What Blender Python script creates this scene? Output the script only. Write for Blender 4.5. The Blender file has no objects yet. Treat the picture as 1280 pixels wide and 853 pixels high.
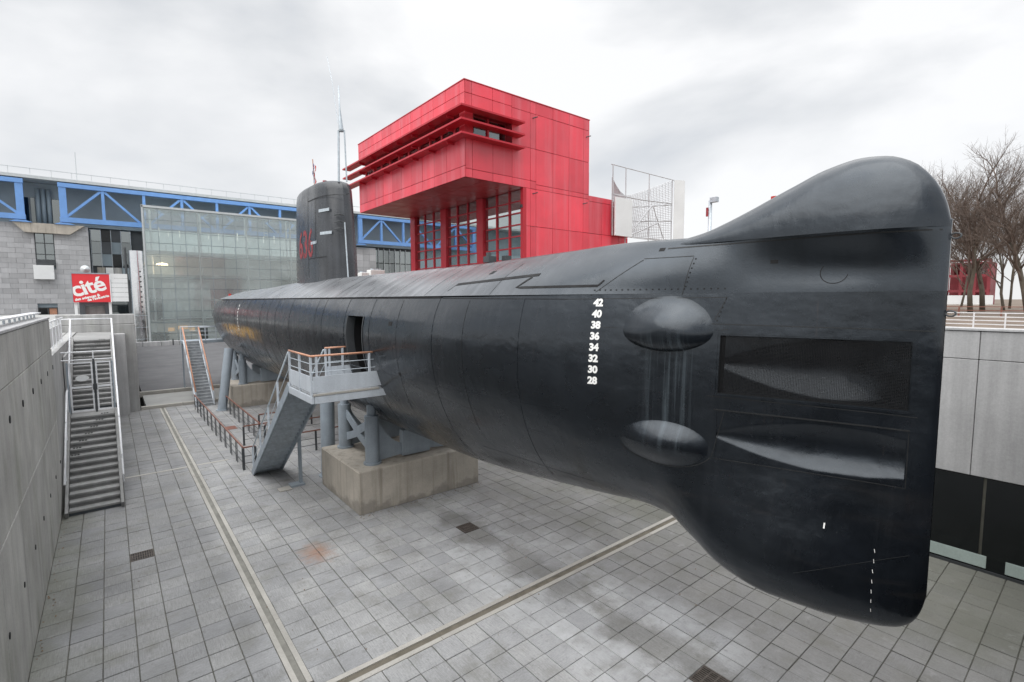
import bpy, bmesh, math, random
import numpy as np
from mathutils import Vector, Matrix
random.seed(7); np.random.seed(7)
S = bpy.context.scene
COL = S.collection
R = math.radians

# ------------------------------------------------------------------ camera
EYE = Vector((0.0, 0.0, 7.0))
def make_camera():
    p, r, y = R(4.8), R(0.2), R(39.1)
    fw = Vector((math.sin(y)*math.cos(p), math.cos(y)*math.cos(p), -math.sin(p)))
    rt = Vector((math.cos(y), -math.sin(y), 0))
    up = rt.cross(fw)
    rt2 = rt*math.cos(r) - up*math.sin(r); up2 = up*math.cos(r) + rt*math.sin(r)
    cd = bpy.data.cameras.new('camera'); cd.sensor_width = 36; cd.lens = 36*620/1280
    cd.clip_start = .1; cd.clip_end = 5000
    c = bpy.data.objects.new('camera', cd); COL.objects.link(c)
    m = Matrix((rt2, up2, -fw)).transposed().to_4x4(); m.translation = EYE
    c.matrix_world = m
    S.camera = c
    return rt2, up2, fw
CAM_R, CAM_U, CAM_F = make_camera()

# ------------------------------------------------------------------ light
SUN_EL, SUN_AZ = R(54), R(250)        # azimuth clockwise from +Y
def make_world():
    w = bpy.data.worlds.new('World'); S.world = w; w.use_nodes = True
    nt = w.node_tree; N = nt.nodes; L = nt.links; N.clear()
    def n(t, **k):
        o = N.new(t)
        for a, b in k.items(): setattr(o, a, b)
        return o
    out = n('ShaderNodeOutputWorld')
    sky = n('ShaderNodeTexSky', sky_type='NISHITA', sun_disc=False)
    sky.sun_elevation = SUN_EL; sky.sun_rotation = SUN_AZ
    bg1 = n('ShaderNodeBackground'); bg1.inputs[1].default_value = .1; L.new(sky.outputs[0], bg1.inputs[0])
    tc = n('ShaderNodeTexCoord')
    mp = n('ShaderNodeMapping'); mp.inputs['Scale'].default_value = (1.0, 1.0, 2.4); mp.inputs['Location'].default_value = (.35, 1.2, .1)
    L.new(tc.outputs['Generated'], mp.inputs[0])
    nz = n('ShaderNodeTexNoise'); nz.inputs['Scale'].default_value = 1.7; nz.inputs['Detail'].default_value = 7
    nz.inputs['Roughness'].default_value = .48; nz.inputs['Distortion'].default_value = .25
    L.new(mp.outputs[0], nz.inputs['Vector'])
    cr = n('ShaderNodeValToRGB'); e = cr.color_ramp.elements
    e[0].position = .34; e[0].color = (.36, .385, .42, 1)
    e[1].position = .60; e[1].color = (.69, .69, .692, 1)
    m = e.new(.47); m.color = (.53, .54, .552, 1)
    L.new(nz.outputs[0], cr.inputs[0])
    # the cloud deck is whitest towards the horizon
    sp = n('ShaderNodeSeparateXYZ'); L.new(tc.outputs['Generated'], sp.inputs[0])
    mr = n('ShaderNodeMapRange'); mr.inputs[1].default_value = 0; mr.inputs[2].default_value = .36
    mr.inputs[3].default_value = .62; mr.inputs[4].default_value = .0
    L.new(sp.outputs['Z'], mr.inputs[0])
    mx = n('ShaderNodeMix', data_type='RGBA'); mx.inputs['B'].default_value = (.64, .64, .644, 1)
    L.new(mr.outputs[0], mx.inputs['Factor']); L.new(cr.outputs[0], mx.inputs['A'])
    # an overcast sky is brighter overhead than at the horizon
    zr = n('ShaderNodeMapRange', interpolation_type='SMOOTHSTEP'); zr.inputs[1].default_value = .44; zr.inputs[2].default_value = 1.0
    zr.inputs[3].default_value = 1.0; zr.inputs[4].default_value = 3.2
    L.new(sp.outputs['Z'], zr.inputs[0])
    bg2 = n('ShaderNodeBackground'); L.new(zr.outputs[0], bg2.inputs[1]); L.new(mx.outputs['Result'], bg2.inputs[0])
    ms = n('ShaderNodeMixShader'); ms.inputs[0].default_value = .93
    L.new(bg1.outputs[0], ms.inputs[1]); L.new(bg2.outputs[0], ms.inputs[2]); L.new(ms.outputs[0], out.inputs[0])
    sd = bpy.data.lights.new('sun', 'SUN'); sd.energy = 1.5; sd.angle = R(75); sd.color = (1, .97, .93)
    so = bpy.data.objects.new('sun', sd); COL.objects.link(so)
    d = Vector((math.sin(SUN_AZ)*math.cos(SUN_EL), math.cos(SUN_AZ)*math.cos(SUN_EL), math.sin(SUN_EL)))
    so.rotation_euler = d.to_track_quat('Z', 'Y').to_euler(); so.location = d*60
make_world()
vs = S.view_settings
vs.view_transform = 'Standard'; vs.look = 'None'; vs.exposure = 0.6; vs.gamma = 1.0
vs.use_curve_mapping = False

# ------------------------------------------------------------------ materials
class NT:
    def __init__(s, name):
        s.m = bpy.data.materials.new(name); s.m.use_nodes = True
        s.t = s.m.node_tree; s.N = s.t.nodes; s.L = s.t.links
        s.b = s.N['Principled BSDF']; s.out = s.N['Material Output']
        s.pos = s.N.new('ShaderNodeNewGeometry')
    def set(s, sock, v):
        if isinstance(v, bpy.types.NodeSocket): s.L.new(v, sock)
        elif isinstance(v, (tuple, list)) and len(v) == 3 and sock.type == 'RGBA': sock.default_value = (*v, 1)
        else: sock.default_value = v
    def math(s, op, a, b=None, c=None, clamp=False):
        o = s.N.new('ShaderNodeMath'); o.operation = op; o.use_clamp = clamp
        for i, v in enumerate((a, b, c)):
            if v is not None: s.set(o.inputs[i], v)
        return o.outputs[0]
    def mix(s, f, a, b, mode='MIX'):
        o = s.N.new('ShaderNodeMix'); o.data_type = 'RGBA'; o.blend_type = mode
        s.set(o.inputs['Factor'], f); s.set(o.inputs['A'], a); s.set(o.inputs['B'], b)
        return o.outputs['Result']
    def noise(s, scale=1, detail=5, rough=.55, sc=(1, 1, 1), loc=(0, 0, 0), dist=0):
        mp = s.N.new('ShaderNodeMapping'); mp.inputs['Scale'].default_value = sc; mp.inputs['Location'].default_value = loc
        s.L.new(s.pos.outputs['Position'], mp.inputs[0])
        o = s.N.new('ShaderNodeTexNoise'); o.inputs['Scale'].default_value = scale; o.inputs['Detail'].default_value = detail
        o.inputs['Roughness'].default_value = rough; o.inputs['Distortion'].default_value = dist
        s.L.new(mp.outputs[0], o.inputs['Vector'])
        return o.outputs[0]
    def rng(s, v, a, b, c=0., d=1.):
        o = s.N.new('ShaderNodeMapRange'); s.set(o.inputs[0], v)
        for i, q in enumerate((a, b, c, d)): o.inputs[i+1].default_value = q
        return o.outputs[0]
    def xyz(s):
        o = s.N.new('ShaderNodeSeparateXYZ'); s.L.new(s.pos.outputs['Position'], o.inputs[0]); return o.outputs
    def rand(s):
        oi = s.N.new('ShaderNodeObjectInfo')
        a = s.math('ADD', oi.outputs['Random'], s.pos.outputs['Random Per Island'])
        return s.math('FRACT', a)
    def scale_col(s, c, f):     # colour times a value
        o = s.N.new('ShaderNodeVectorMath'); o.operation = 'SCALE'
        s.set(o.inputs[0], c) if isinstance(c, bpy.types.NodeSocket) else setattr(o.inputs[0], 'default_value', c)
        s.set(o.inputs['Scale'], f); return o.outputs[0]
    def bump(s, h, strength=.3, dist=.02):
        o = s.N.new('ShaderNodeBump'); o.inputs['Strength'].default_value = strength; o.inputs['Distance'].default_value = dist
        s.L.new(h, o.inputs['Height']); s.L.new(o.outputs[0], s.b.inputs['Normal']); return o
    def fin(s, color=None, rough=None, metal=None, spec=None):
        if color is not None: s.set(s.b.inputs['Base Color'], color)
        if rough is not None: s.set(s.b.inputs['Roughness'], rough)
        if metal is not None: s.set(s.b.inputs['Metallic'], metal)
        if spec is not None: s.set(s.b.inputs['Specular IOR Level'], spec)
        return s.m

def plain(name, c, rough=.55, metal=0, amt=.18, scale=2.0, fine=.08, fscale=30, streak=0, bump=0, island=0, spec=.5, rv=.1):
    t = NT(name)
    a = t.rng(t.noise(scale, 5), .25, .75, 1-amt, 1+amt)
    f = t.math('MULTIPLY', a, t.rng(t.noise(fscale, 3), .25, .75, 1-fine, 1+fine))
    if streak:
        st = t.noise(1.6, 5, .6, sc=(3, 3, .16))
        f = t.math('MULTIPLY', f, t.rng(st, .3, .68, 1-streak, 1+streak*.35))
    if island:
        f = t.math('MULTIPLY', f, t.rng(t.rand(), 0, 1, 1-island, 1+island))
    if bump: t.bump(t.noise(fscale, 4), bump, .02)
    return t.fin(t.scale_col(c, f), t.rng(t.noise(scale*2.3, 4), .3, .7, max(0, rough-rv), min(1, rough+rv)), metal, spec)

def m_tile():
    t = NT('paving_tile'); x, y, z = t.xyz()
    base = t.mix(t.rand(), (.315, .318, .325), (.365, .365, .362))
    n1 = t.rng(t.noise(.55, 5, .6), .3, .7, .74, 1.2)
    n2 = t.rng(t.noise(26, 4, .65), .25, .75, .84, 1.13)
    brush = t.mix(t.math('GREATER_THAN', t.rand(), .3), t.rng(t.noise(6, 4, .7, sc=(.6, 9, 1)), .3, .7, .80, 1.12), t.rng(t.noise(6, 4, .7, sc=(9, .6, 1)), .3, .7, .76, 1.14))   # brushed finish of the slabs
    f = t.math('MULTIPLY', t.math('MULTIPLY', n1, n2), brush)
    c = t.scale_col(base, f)
    # left part of the yard (between wall and drain): the wall's shade painted in
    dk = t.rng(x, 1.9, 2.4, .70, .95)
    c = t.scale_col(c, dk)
    # pale washed bands either side of the damp line under the keel
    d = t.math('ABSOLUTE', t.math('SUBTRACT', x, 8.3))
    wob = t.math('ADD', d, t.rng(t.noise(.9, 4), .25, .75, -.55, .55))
    pale = t.math('MULTIPLY', t.rng(wob, .35, .7), t.rng(wob, 1.5, 2.3, 1, 0))
    pale = t.math('MULTIPLY', pale, t.math('MULTIPLY', t.rng(y, 3.2, 5, 0, 1), t.rng(y, 11.5, 14.5, 1, 0)))
    c = t.mix(t.math('MULTIPLY', t.math('MULTIPLY', pale, t.rng(t.rand(), 0, 1, .35, 1)), t.rng(t.noise(3, 5, .7), .3, .7, .25, .85)), c, (.50, .51, .525))
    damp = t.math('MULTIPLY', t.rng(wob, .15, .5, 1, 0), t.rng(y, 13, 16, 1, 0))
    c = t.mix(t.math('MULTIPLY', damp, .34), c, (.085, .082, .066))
    # brown keel-side soil to the right, darkened with the hull's painted shade
    c = t.mix(t.math('MULTIPLY', t.rng(t.math('ADD', x, t.rng(t.noise(.6, 5), .3, .7, -.9, .9)), 8.8, 10.2), .5), c, (.125, .118, .106))
    # green algae at the foot of the right wall and beside the left wall
    al = t.rng(t.math('ADD', x, t.rng(t.noise(.5, 4), .3, .7, -1.6, 1.6)), 11.5, 14.5)
    al2 = t.rng(t.math('ADD', x, t.rng(t.noise(.7, 4), .3, .7, -.5, .5)), -.6, -1.5)
    c = t.mix(t.math('MULTIPLY', t.math('MAXIMUM', al, al2), .38), c, (.085, .092, .045))
    # rust stain
    dx = t.math('SUBTRACT', x, 4.13); dy = t.math('MULTIPLY', t.math('SUBTRACT', y, 13.75), .7)
    rr = t.math('SQRT', t.math('ADD', t.math('MULTIPLY', dx, dx), t.math('MULTIPLY', dy, dy)))
    rr = t.math('ADD', rr, t.rng(t.noise(5, 4), .3, .7, -.16, .16))
    c = t.mix(t.math('MULTIPLY', t.rng(rr, .05, .55, 1, 0), .6), c, (.30, .13, .055))
    g = t.math('MULTIPLY', t.rng(t.noise(1.3, 6, .65), .52, .70), .42)
    c = t.mix(g, c, (.14, .136, .11))
    sp_ = t.math('MULTIPLY', t.rng(t.noise(5.5, 5, .7), .58, .70), .4)
    c = t.mix(sp_, c, (.11, .106, .095))
    lt = t.math('MULTIPLY', t.rng(t.noise(2.4, 6, .7, loc=(7, 3, 0)), .60, .74), .35)
    c = t.mix(lt, c, (.42, .42, .415))
    t.bump(t.noise(40, 4), .25, .01)
    return t.fin(c, t.rng(t.noise(1.1, 4), .3, .7, .62, .85), 0, .3)

def m_hull():
    t = NT('black_hull_paint'); x, y, z = t.xyz()
    n1 = t.rng(t.noise(1.2, 6, .62), .3, .7, .7, 1.35)
    n2 = t.rng(t.noise(60, 3, .7), .25, .75, .75, 1.3)
    c = t.scale_col((.0050, .0062, .0085), t.math('MULTIPLY', n1, n2))
    run = t.noise(2.2, 5, .65, sc=(.2, 3.2, .12))
    c = t.mix(t.math('MULTIPLY', t.rng(run, .55, .75), .22), c, (.030, .032, .036))
    # chalky water runs below the upper blister
    m = t.math('MULTIPLY', t.math('MULTIPLY', t.rng(y, 4.30, 4.5), t.rng(y, 4.95, 5.15, 1, 0)),
               t.math('MULTIPLY', t.rng(z, 4.3, 5.0), t.rng(z, 6.3, 6.5, 1, 0)))
    st = t.rng(t.noise(5.0, 3, .6, sc=(.1, 3.0, .05)), .46, .66)
    c = t.mix(t.math('MULTIPLY', t.math('MULTIPLY', m, st), .24), c, (.19, .235, .265))
    # yellow reflection near the stern, painted into the hull colour
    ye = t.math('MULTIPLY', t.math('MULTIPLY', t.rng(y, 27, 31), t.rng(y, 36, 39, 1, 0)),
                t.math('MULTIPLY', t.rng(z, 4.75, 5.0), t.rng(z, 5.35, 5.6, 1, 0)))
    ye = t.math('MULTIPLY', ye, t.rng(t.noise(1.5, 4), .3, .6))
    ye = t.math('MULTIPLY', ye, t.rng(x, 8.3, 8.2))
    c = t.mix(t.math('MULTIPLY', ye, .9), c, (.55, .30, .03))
    # scuffs and primer showing along the bilge
    sc = t.math('MULTIPLY', t.rng(t.noise(.7, 6, .6, sc=(1, .45, 2.4), dist=.8), .56, .74), t.rng(z, 4.6, 3.6))
    c = t.mix(t.math('MULTIPLY', sc, .5), c, (.05, .043, .039))
    chip = t.rng(t.noise(26, 3, .6), .70, .76)
    c = t.mix(t.math('MULTIPLY', chip, t.math('MULTIPLY', t.rng(t.noise(1.1, 4), .48, .66), .55)), c, (.13, .14, .15))
    rust = t.math('MULTIPLY', t.rng(t.noise(3.0, 6, .7, sc=(.4, 2.6, .22), loc=(3, 1, 9)), .64, .76), .4)
    c = t.mix(rust, c, (.055, .034, .024))
    und = t.noise(.9, 3, .5, sc=(1, 1.0, 1.6)); fi = t.noise(38, 4, .6); md = t.noise(5, 3, .5, sc=(1, 1.3, .7))
    h = t.math('ADD', t.math('MULTIPLY', und, 1.6), t.math('ADD', t.math('MULTIPLY', fi, .05), t.math('MULTIPLY', md, .30)))
    t.bump(h, .5, .045)
    t.b.inputs['Coat Weight'].default_value = .35; t.b.inputs['Coat Roughness'].default_value = .14
    t.b.inputs['Specular Tint'].default_value = (.78, .89, 1, 1)
    return t.fin(c, t.rng(t.noise(1.7, 5), .3, .7, .20, .36), 0, .62)

def m_casing():
    t = NT('deck_casing_paint'); x, y, z = t.xyz()
    n1 = t.rng(t.noise(.8, 6, .62), .3, .7, .7, 1.3)
    st = t.rng(t.noise(1.6, 5, .65, sc=(.25, 2.2, .25)), .35, .68, .6, 1.35)
    c = t.scale_col(t.mix(t.rng(y, 6.5, 13), (.0060, .0074, .0100), (.16, .164, .172)), t.math('MULTIPLY', n1, st))  # paler towards the stern: grazing sky sheen put into the base colour
    c = t.scale_col(c, t.rng(t.noise(55, 3), .25, .75, .8, 1.2))
    h = t.math('ADD', t.noise(1.3, 3), t.math('MULTIPLY', t.noise(40, 4), .12))
    t.bump(h, .45, .03)
    t.b.inputs['Coat Weight'].default_value = .35; t.b.inputs['Coat Roughness'].default_value = .2
    t.b.inputs['Specular Tint'].default_value = (.78, .89, 1, 1)
    return t.fin(c, t.rng(t.noise(1.9, 5), .3, .7, .22, .40), 0, .8)

def m_concrete(name, c, streak=.22, amt=.16, moss=0):
    t = NT(name); x, y, z = t.xyz()
    f = t.math('MULTIPLY', t.rng(t.noise(.7, 6, .6), .28, .72, 1-amt, 1+amt), t.rng(t.noise(24, 4, .7), .25, .75, .88, 1.1))
    st = t.noise(1.5, 6, .62, sc=(2.4, 2.4, .12))
    f = t.math('MULTIPLY', f, t.rng(st, .32, .66, 1-streak, 1+streak*.4))
    f = t.math('MULTIPLY', f, t.rng(t.rand(), 0, 1, .93, 1.07))
    col = t.scale_col(c, f)
    if moss:
        g = t.math('MULTIPLY', t.rng(t.noise(1.2, 5, .6, sc=(1, 1, .35)), .5, .72), moss)
        col = t.mix(g, col, (.10, .115, .055))
    t.bump(t.math('ADD', t.noise(45, 4), t.noise(6, 3)), .22, .012)
    return t.fin(col, .82, 0, .3)

def m_plinth():
    t = NT('plinth_concrete'); x, y, z = t.xyz()
    f = t.math('MULTIPLY', t.rng(t.noise(.9, 6, .62), .28, .72, .8, 1.15), t.rng(t.noise(30, 4, .7), .25, .75, .88, 1.1))
    c = t.scale_col((.46, .42, .365), f)
    st = t.rng(t.noise(1.9, 6, .62, sc=(2.2, 2.2, .1)), .5, .7)
    c = t.mix(t.math('MULTIPLY', st, .55), c, (.17, .145, .11))
    low = t.math('MULTIPLY', t.rng(t.math('ADD', z, t.rng(t.noise(1.6, 6, .65), .3, .7, -.28, .28)), .30, .12), .55)
    c = t.mix(low, c, (.20, .185, .165))
    t.bump(t.math('ADD', t.noise(50, 4), t.noise(8, 3)), .3, .015)
    return t.fin(c, .85, 0, .3)

def m_red():
    t = NT('red_enamel_panel')
    f = t.math('MULTIPLY', t.rng(t.rand(), 0, 1, .86, 1.12), t.rng(t.noise(.35, 4), .3, .7, .85, 1.15))
    st = t.rng(t.noise(1.1, 5, .6, sc=(1.6, 1.6, .1)), .48, .72)
    c = t.scale_col((.72, .038, .066), f)
    c = t.mix(t.math('MULTIPLY', st, .45), c, (.66, .20, .235))      # chalked weathering, thickened to carry the sky's pale sheen
    t.bump(t.noise(.8, 3), .15, .03)
    return t.fin(c, t.rng(t.noise(.6, 4), .3, .7, .30, .48), 0, .95)

def m_glass(name, tint, refl=.25, rough=.02, var=.0, film=0):
    t = NT(name)
    tr = t.N.new('ShaderNodeBsdfTransparent'); tr.inputs[0].default_value = (*tint, 1)
    gl = t.N.new('ShaderNodeBsdfGlossy'); gl.inputs['Roughness'].default_value = rough
    gl.inputs[0].default_value = (.95, 1, .99, 1)
    fr = t.N.new('ShaderNodeFresnel'); fr.inputs[0].default_value = 1.5
    f = t.math('ADD', fr.outputs[0], refl, clamp=True)
    if var: f = t.math('MULTIPLY', f, t.rng(t.rand(), 0, 1, 1-var, 1+var), clamp=True)
    ms = t.N.new('ShaderNodeMixShader'); t.L.new(f, ms.inputs[0])
    base = tr
    if film:        # pale diffuse film: sky reflected in the panes, put in as colour
        df = t.N.new('ShaderNodeBsdfDiffuse'); df.inputs[0].default_value = (.78, .83, .83, 1)
        m2 = t.N.new('ShaderNodeMixShader'); t.L.new(t.math('MULTIPLY', t.rng(t.noise(.25, 4), .3, .7, .75, 1.25), film), m2.inputs[0])
        t.L.new(tr.outputs[0], m2.inputs[1]); t.L.new(df.outputs[0], m2.inputs[2]); base = m2
    t.L.new(base.outputs[0], ms.inputs[1]); t.L.new(gl.outputs[0], ms.inputs[2]); t.L.new(ms.outputs[0], t.out.inputs[0])
    return t.m

def m_emit(name, c, s):
    t = NT(name); t.b.inputs['Base Color'].default_value = (*c, 1)
    t.b.inputs['Emission Color'].default_value = (*c, 1); t.b.inputs['Emission Strength'].default_value = s
    return t.m

MT = dict(
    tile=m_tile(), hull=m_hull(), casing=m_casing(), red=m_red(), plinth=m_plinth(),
    mortar=plain('mossy_joint', (.098, .096, .080), .95, amt=.4, scale=1.5),
    conc=m_concrete('grey_concrete', (.40, .40, .395), moss=.25),
    conc_wall=m_concrete('board_marked_concrete', (.40, .395, .375), streak=.17, amt=.2, moss=.35),
    conc_light=m_concrete('pale_concrete', (.44, .44, .442), streak=.2, amt=.1),
    kerb=m_concrete('kerb_stone', (.385, .37, .34), streak=.0, amt=.2),
    groove=plain('channel_floor', (.19, .185, .165), .9, amt=.3, scale=3),
    groove_d=plain('dirty_channel_floor', (.13, .115, .09), .9, amt=.35, scale=3),
    iron=plain('rusty_cast_iron', (.10, .085, .075), .75, .3, amt=.4, scale=9),
    black=plain('black_void', (.004, .004, .0045), .6, amt=.1),
    slot=plain('slot_shadow_steel', (.006, .006, .007), .8, amt=.2),
    weld=plain('weld_line', (.010, .011, .012), .55, amt=.3, scale=6),
    scratch=plain('bare_scratch', (.03, .033, .037), .6, amt=.5, scale=7),
    white=plain('white_paint', (.82, .82, .80), .5, amt=.08, scale=14),
    steel=plain('grey_blue_steel_paint', (.30, .345, .39), .45, amt=.12, scale=2, streak=.12),
    steel_l=plain('pale_grey_steel_paint', (.50, .54, .585), .4, amt=.08, scale=2, streak=.1),
    galv=plain('galvanised_steel', (.47, .52, .56), .42, .3, amt=.2, scale=6),
    tread=plain('weathered_tread', (.30, .315, .33), .55, .2, amt=.3, scale=5),
    rail_w=plain('white_rail_paint', (.74, .75, .77), .35, amt=.08),
    wood=plain('varnished_handrail', (.46, .23, .145), .45, amt=.25, scale=5),
    brown=plain('brown_red_rail', (.20, .085, .06), .5, amt=.25, scale=5),
    dark_metal=plain('dark_grey_steel', (.065, .07, .075), .5, .3, amt=.2),
    stair=m_concrete('stair_stone', (.26, .26, .256), streak=.18, amt=.22),
    strip=plain('black_rubber_strip', (.012, .012, .012), .8),
    asphalt=plain('asphalt', (.10, .10, .104), .9, amt=.2, scale=.4, fine=.15, fscale=60, bump=.2),
    ground=plain('far_ground', (.22, .22, .21), .95, amt=.2, scale=.1),
    paving=plain('terrace_paving', (.32, .32, .31), .9, amt=.15, scale=.5),
    park=plain('leaf_littered_earth', (.15, .115, .088), .95, amt=.35, scale=.5, fine=.25, fscale=12),
    blue=plain('blue_truss_paint', (.155, .32, .65), .45, amt=.1, scale=.8),
    stone=plain('grey_granite', (.42, .42, .43), .8, amt=.14, scale=.25, island=.14, streak=.1),
    slate=plain('slate_cladding', (.27, .33, .37), .45, amt=.15, scale=.2),
    dkpanel=plain('dark_cladding', (.075, .085, .095), .4, amt=.2, scale=.3),
    wpanel=plain('white_panel', (.74, .75, .75), .5, amt=.08, scale=.5),
    chrome=plain('polished_steel', (.78, .79, .81), .20, 1.0, amt=.06, scale=.8),
    serre_in=plain('greenish_interior', (.84, .87, .865), .8, amt=.18, scale=.15),
    slab=plain('floor_edge', (.50, .51, .50), .7, amt=.1),
    frame=plain('steel_frame', (.52, .55, .56), .4, .2, amt=.1),
    redflat=plain('red_painted_steel', (.46, .016, .03), .4, amt=.12, scale=.6),
    reddark=plain('red_joint', (.30, .018, .028), .6, amt=.1),
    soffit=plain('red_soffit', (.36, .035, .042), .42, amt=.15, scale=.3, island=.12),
    sign_red=plain('sign_red', (.70, .035, .045), .45, amt=.04, scale=.6),
    bark=plain('bark', (.135, .115, .09), .9, amt=.3, scale=1.5, streak=.2),
    litter=plain('dry_leaf', (.17, .10, .05), .9, amt=.5, scale=6),
    twig=plain('twig', (.15, .115, .095), .9, amt=.25, scale=1),
    leaf=plain('foliage', (.045, .085, .03), .7, amt=.4, scale=2, island=.35),
    glass=m_glass('greenhouse_glass', (.93, .97, .965), .02, .06, .25, .22),
    glass_d=m_glass('dark_window_glass', (.26, .30, .31), .20, .03, .3),
    glass_r=m_glass('pavilion_glass', (.55, .6, .6), .5, .02, .35),
    dkglass=plain('black_glass', (.006, .008, .009), .12, amt=.1, spec=.45, rv=.03),
    vent=plain('pale_green_vent', (.42, .50, .47), .5, amt=.1),
    mesh=plain('galvanised_mesh', (.52, .52, .53), .45, .3),
    lamp=m_emit('lit_lamp', (1, .72, .42), 6), lampw=m_emit('lit_tube', (1, .97, .9), .35),
    warm=m_emit('warm_shop_light', (1, .55, .22), .35), blue_s=plain('cyan_sticker', (.02, .35, .62), .4),
    redfar=plain('dull_red_paint', (.20, .026, .034), .6, amt=.3, scale=.6), redlamp=plain('red_lamp', (.55, .03, .02), .4), tank=plain('faded_red_paint', (.25, .035, .042), .6, amt=.75, scale=2.6, fine=.5, fscale=14),
    flag_b=plain('flag_blue', (.03, .06, .30), .8), flag_w=plain('flag_white', (.75, .75, .75), .8), flag_r=plain('flag_red', (.55, .05, .05), .8),
    sail=plain('sail_paint', (.052, .056, .063), .26, amt=.25, scale=.9, streak=.3, bump=.12),
)

# ------------------------------------------------------------------ mesh helpers
class MB:
    def __init__(s): s.v = []; s.f = []
    def add(s, vs_, fs_):
        o = len(s.v); s.v.extend([tuple(map(float, p)) for p in vs_]); s.f.extend([tuple(i+o for i in q) for q in fs_]); return s
    def box(s, x0, x1, y0, y1, z0, z1):
        return s.add([(x0,y0,z0),(x1,y0,z0),(x1,y1,z0),(x0,y1,z0),(x0,y0,z1),(x1,y0,z1),(x1,y1,z1),(x0,y1,z1)],
                     [(3,2,1,0),(4,5,6,7),(0,1,5,4),(1,2,6,5),(2,3,7,6),(3,0,4,7)])
    def bar(s, a, b, w, h, up=(0, 0, 1)):      # rectangular bar from a to b; w across, h along up
        a = Vector(a); b = Vector(b); d = (b-a).normalized(); u = Vector(up)
        sd = d.cross(u)
        if sd.length < 1e-4: sd = d.cross(Vector((1, 0, 0)))
        sd.normalize(); u = sd.cross(d).normalized(); sd *= w/2; u *= h/2
        return s.add([a-sd-u, a+sd-u, a+sd+u, a-sd+u, b-sd-u, b+sd-u, b+sd+u, b-sd+u],
                     [(3,2,1,0),(4,5,6,7),(0,1,5,4),(1,2,6,5),(2,3,7,6),(3,0,4,7)])
    def tube(s, pts, r, n=8, r2=None):
        pts = [Vector(p) for p in pts]; k = len(pts); rings = []
        rs = r if isinstance(r, (list, tuple)) else [r + ((r2 if r2 is not None else r)-r)*i/(k-1) for i in range(k)]
        ref = None
        for i, p in enumerate(pts):
            d = ((pts[min(i+1, k-1)] - pts[max(i-1, 0)])).normalized()
            if ref is None:
                ref = d.cross(Vector((0, 0, 1)))
                if ref.length < 1e-3: ref = d.cross(Vector((1, 0, 0)))
            ref = (ref - d*ref.dot(d)).normalized(); q = d.cross(ref)
            rings.append([p + (ref*math.cos(2*math.pi*j/n) + q*math.sin(2*math.pi*j/n))*rs[i] for j in range(n)])
        fs = [(i*n+j, i*n+(j+1) % n, (i+1)*n+(j+1) % n, (i+1)*n+j) for i in range(k-1) for j in range(n)]
        fs += [tuple(range(n))[::-1], tuple(range((k-1)*n, k*n))]
        return s.add([p for rg in rings for p in rg], fs)
    def prism(s, poly, f0, f1):                # poly of 2-D points; f0, f1 map a point to 3-D at both ends
        n = len(poly)
        return s.add([f0(*p) for p in poly] + [f1(*p) for p in poly],
                     [tuple(range(n))[::-1], tuple(range(n, 2*n))] + [(i, (i+1) % n, n+(i+1) % n, n+i) for i in range(n)])
    def grid(s, P, cu=False):
        nu, nv = len(P), len(P[0])
        return s.add([p for r_ in P for p in r_], [(i*nv+j, (i+1)*nv+j, (i+1)*nv+j+1, i*nv+j+1) for i in range(nu-1) for j in range(nv-1)])

def link(name, me, parent=None, world=None):
    o = bpy.data.objects.new(name, me); COL.objects.link(o)
    if parent is not None: o.parent = parent
    return o
def root_loc(o):
    v = Vector((0, 0, 0))
    while o is not None: v += o.location; o = o.parent
    return v
def part(name, mb, mat, parent=None, smooth=False, bevel=0, label=None, kind=None, recalc=True, auto=None):
    """Link the collected geometry (world coordinates) as ONE object, child of parent."""
    off = root_loc(parent) if parent is not None else Vector((0, 0, 0))
    bm = bmesh.new()
    vs_ = [bm.verts.new(Vector(v) - off) for v in mb.v]
    for f in mb.f:
        try: bm.faces.new([vs_[i] for i in f])
        except ValueError: pass
    if recalc: bmesh.ops.recalc_face_normals(bm, faces=bm.faces)
    if bevel:
        es = [e for e in bm.edges if len(e.link_faces) == 2 and e.calc_face_angle(0) > .5]
        bmesh.ops.bevel(bm, geom=es, offset=bevel, segments=1, affect='EDGES', clamp_overlap=True)
    if smooth:
        for f in bm.faces: f.smooth = True
        if auto:
            for e in bm.edges:
                if len(e.link_faces) == 2 and e.calc_face_angle(0) > R(auto): e.smooth = False
    me = bpy.data.meshes.new(name); bm.to_mesh(me); bm.free(); me.materials.append(MT[mat])
    o = link(name, me, parent)
    if label: o['label'] = label
    if kind: o['kind'] = kind
    return o
def tag(o, label, cat, group=None):
    o['label'] = label; o['category'] = cat
    if group: o['group'] = group
    return o
def thing(name, loc, label, cat, group=None):
    o = bpy.data.objects.new(name, None); o.empty_display_size = .3; COL.objects.link(o); o.location = loc
    return tag(o, label, cat, group)
def B(*a): return MB().box(*a)
def text_mesh(txt, size, shear=0, bold=.0, align='LEFT', spacing=1):
    cu = bpy.data.curves.new('text_tmp', 'FONT'); cu.body = txt; cu.size = size; cu.shear = shear; cu.offset = bold
    cu.align_x = align; cu.space_character = spacing; cu.resolution_u = 3
    o = bpy.data.objects.new('text_tmp', cu); COL.objects.link(o)
    bpy.context.view_layer.update()
    me = bpy.data.meshes.new_from_object(o.evaluated_get(bpy.context.evaluated_depsgraph_get()))
    bpy.data.objects.remove(o); bpy.data.curves.remove(cu)
    vs_ = [tuple(v.co) for v in me.vertices]; fs = [tuple(p.vertices) for p in me.polygons]
    bpy.data.meshes.remove(me); return vs_, fs
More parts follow.
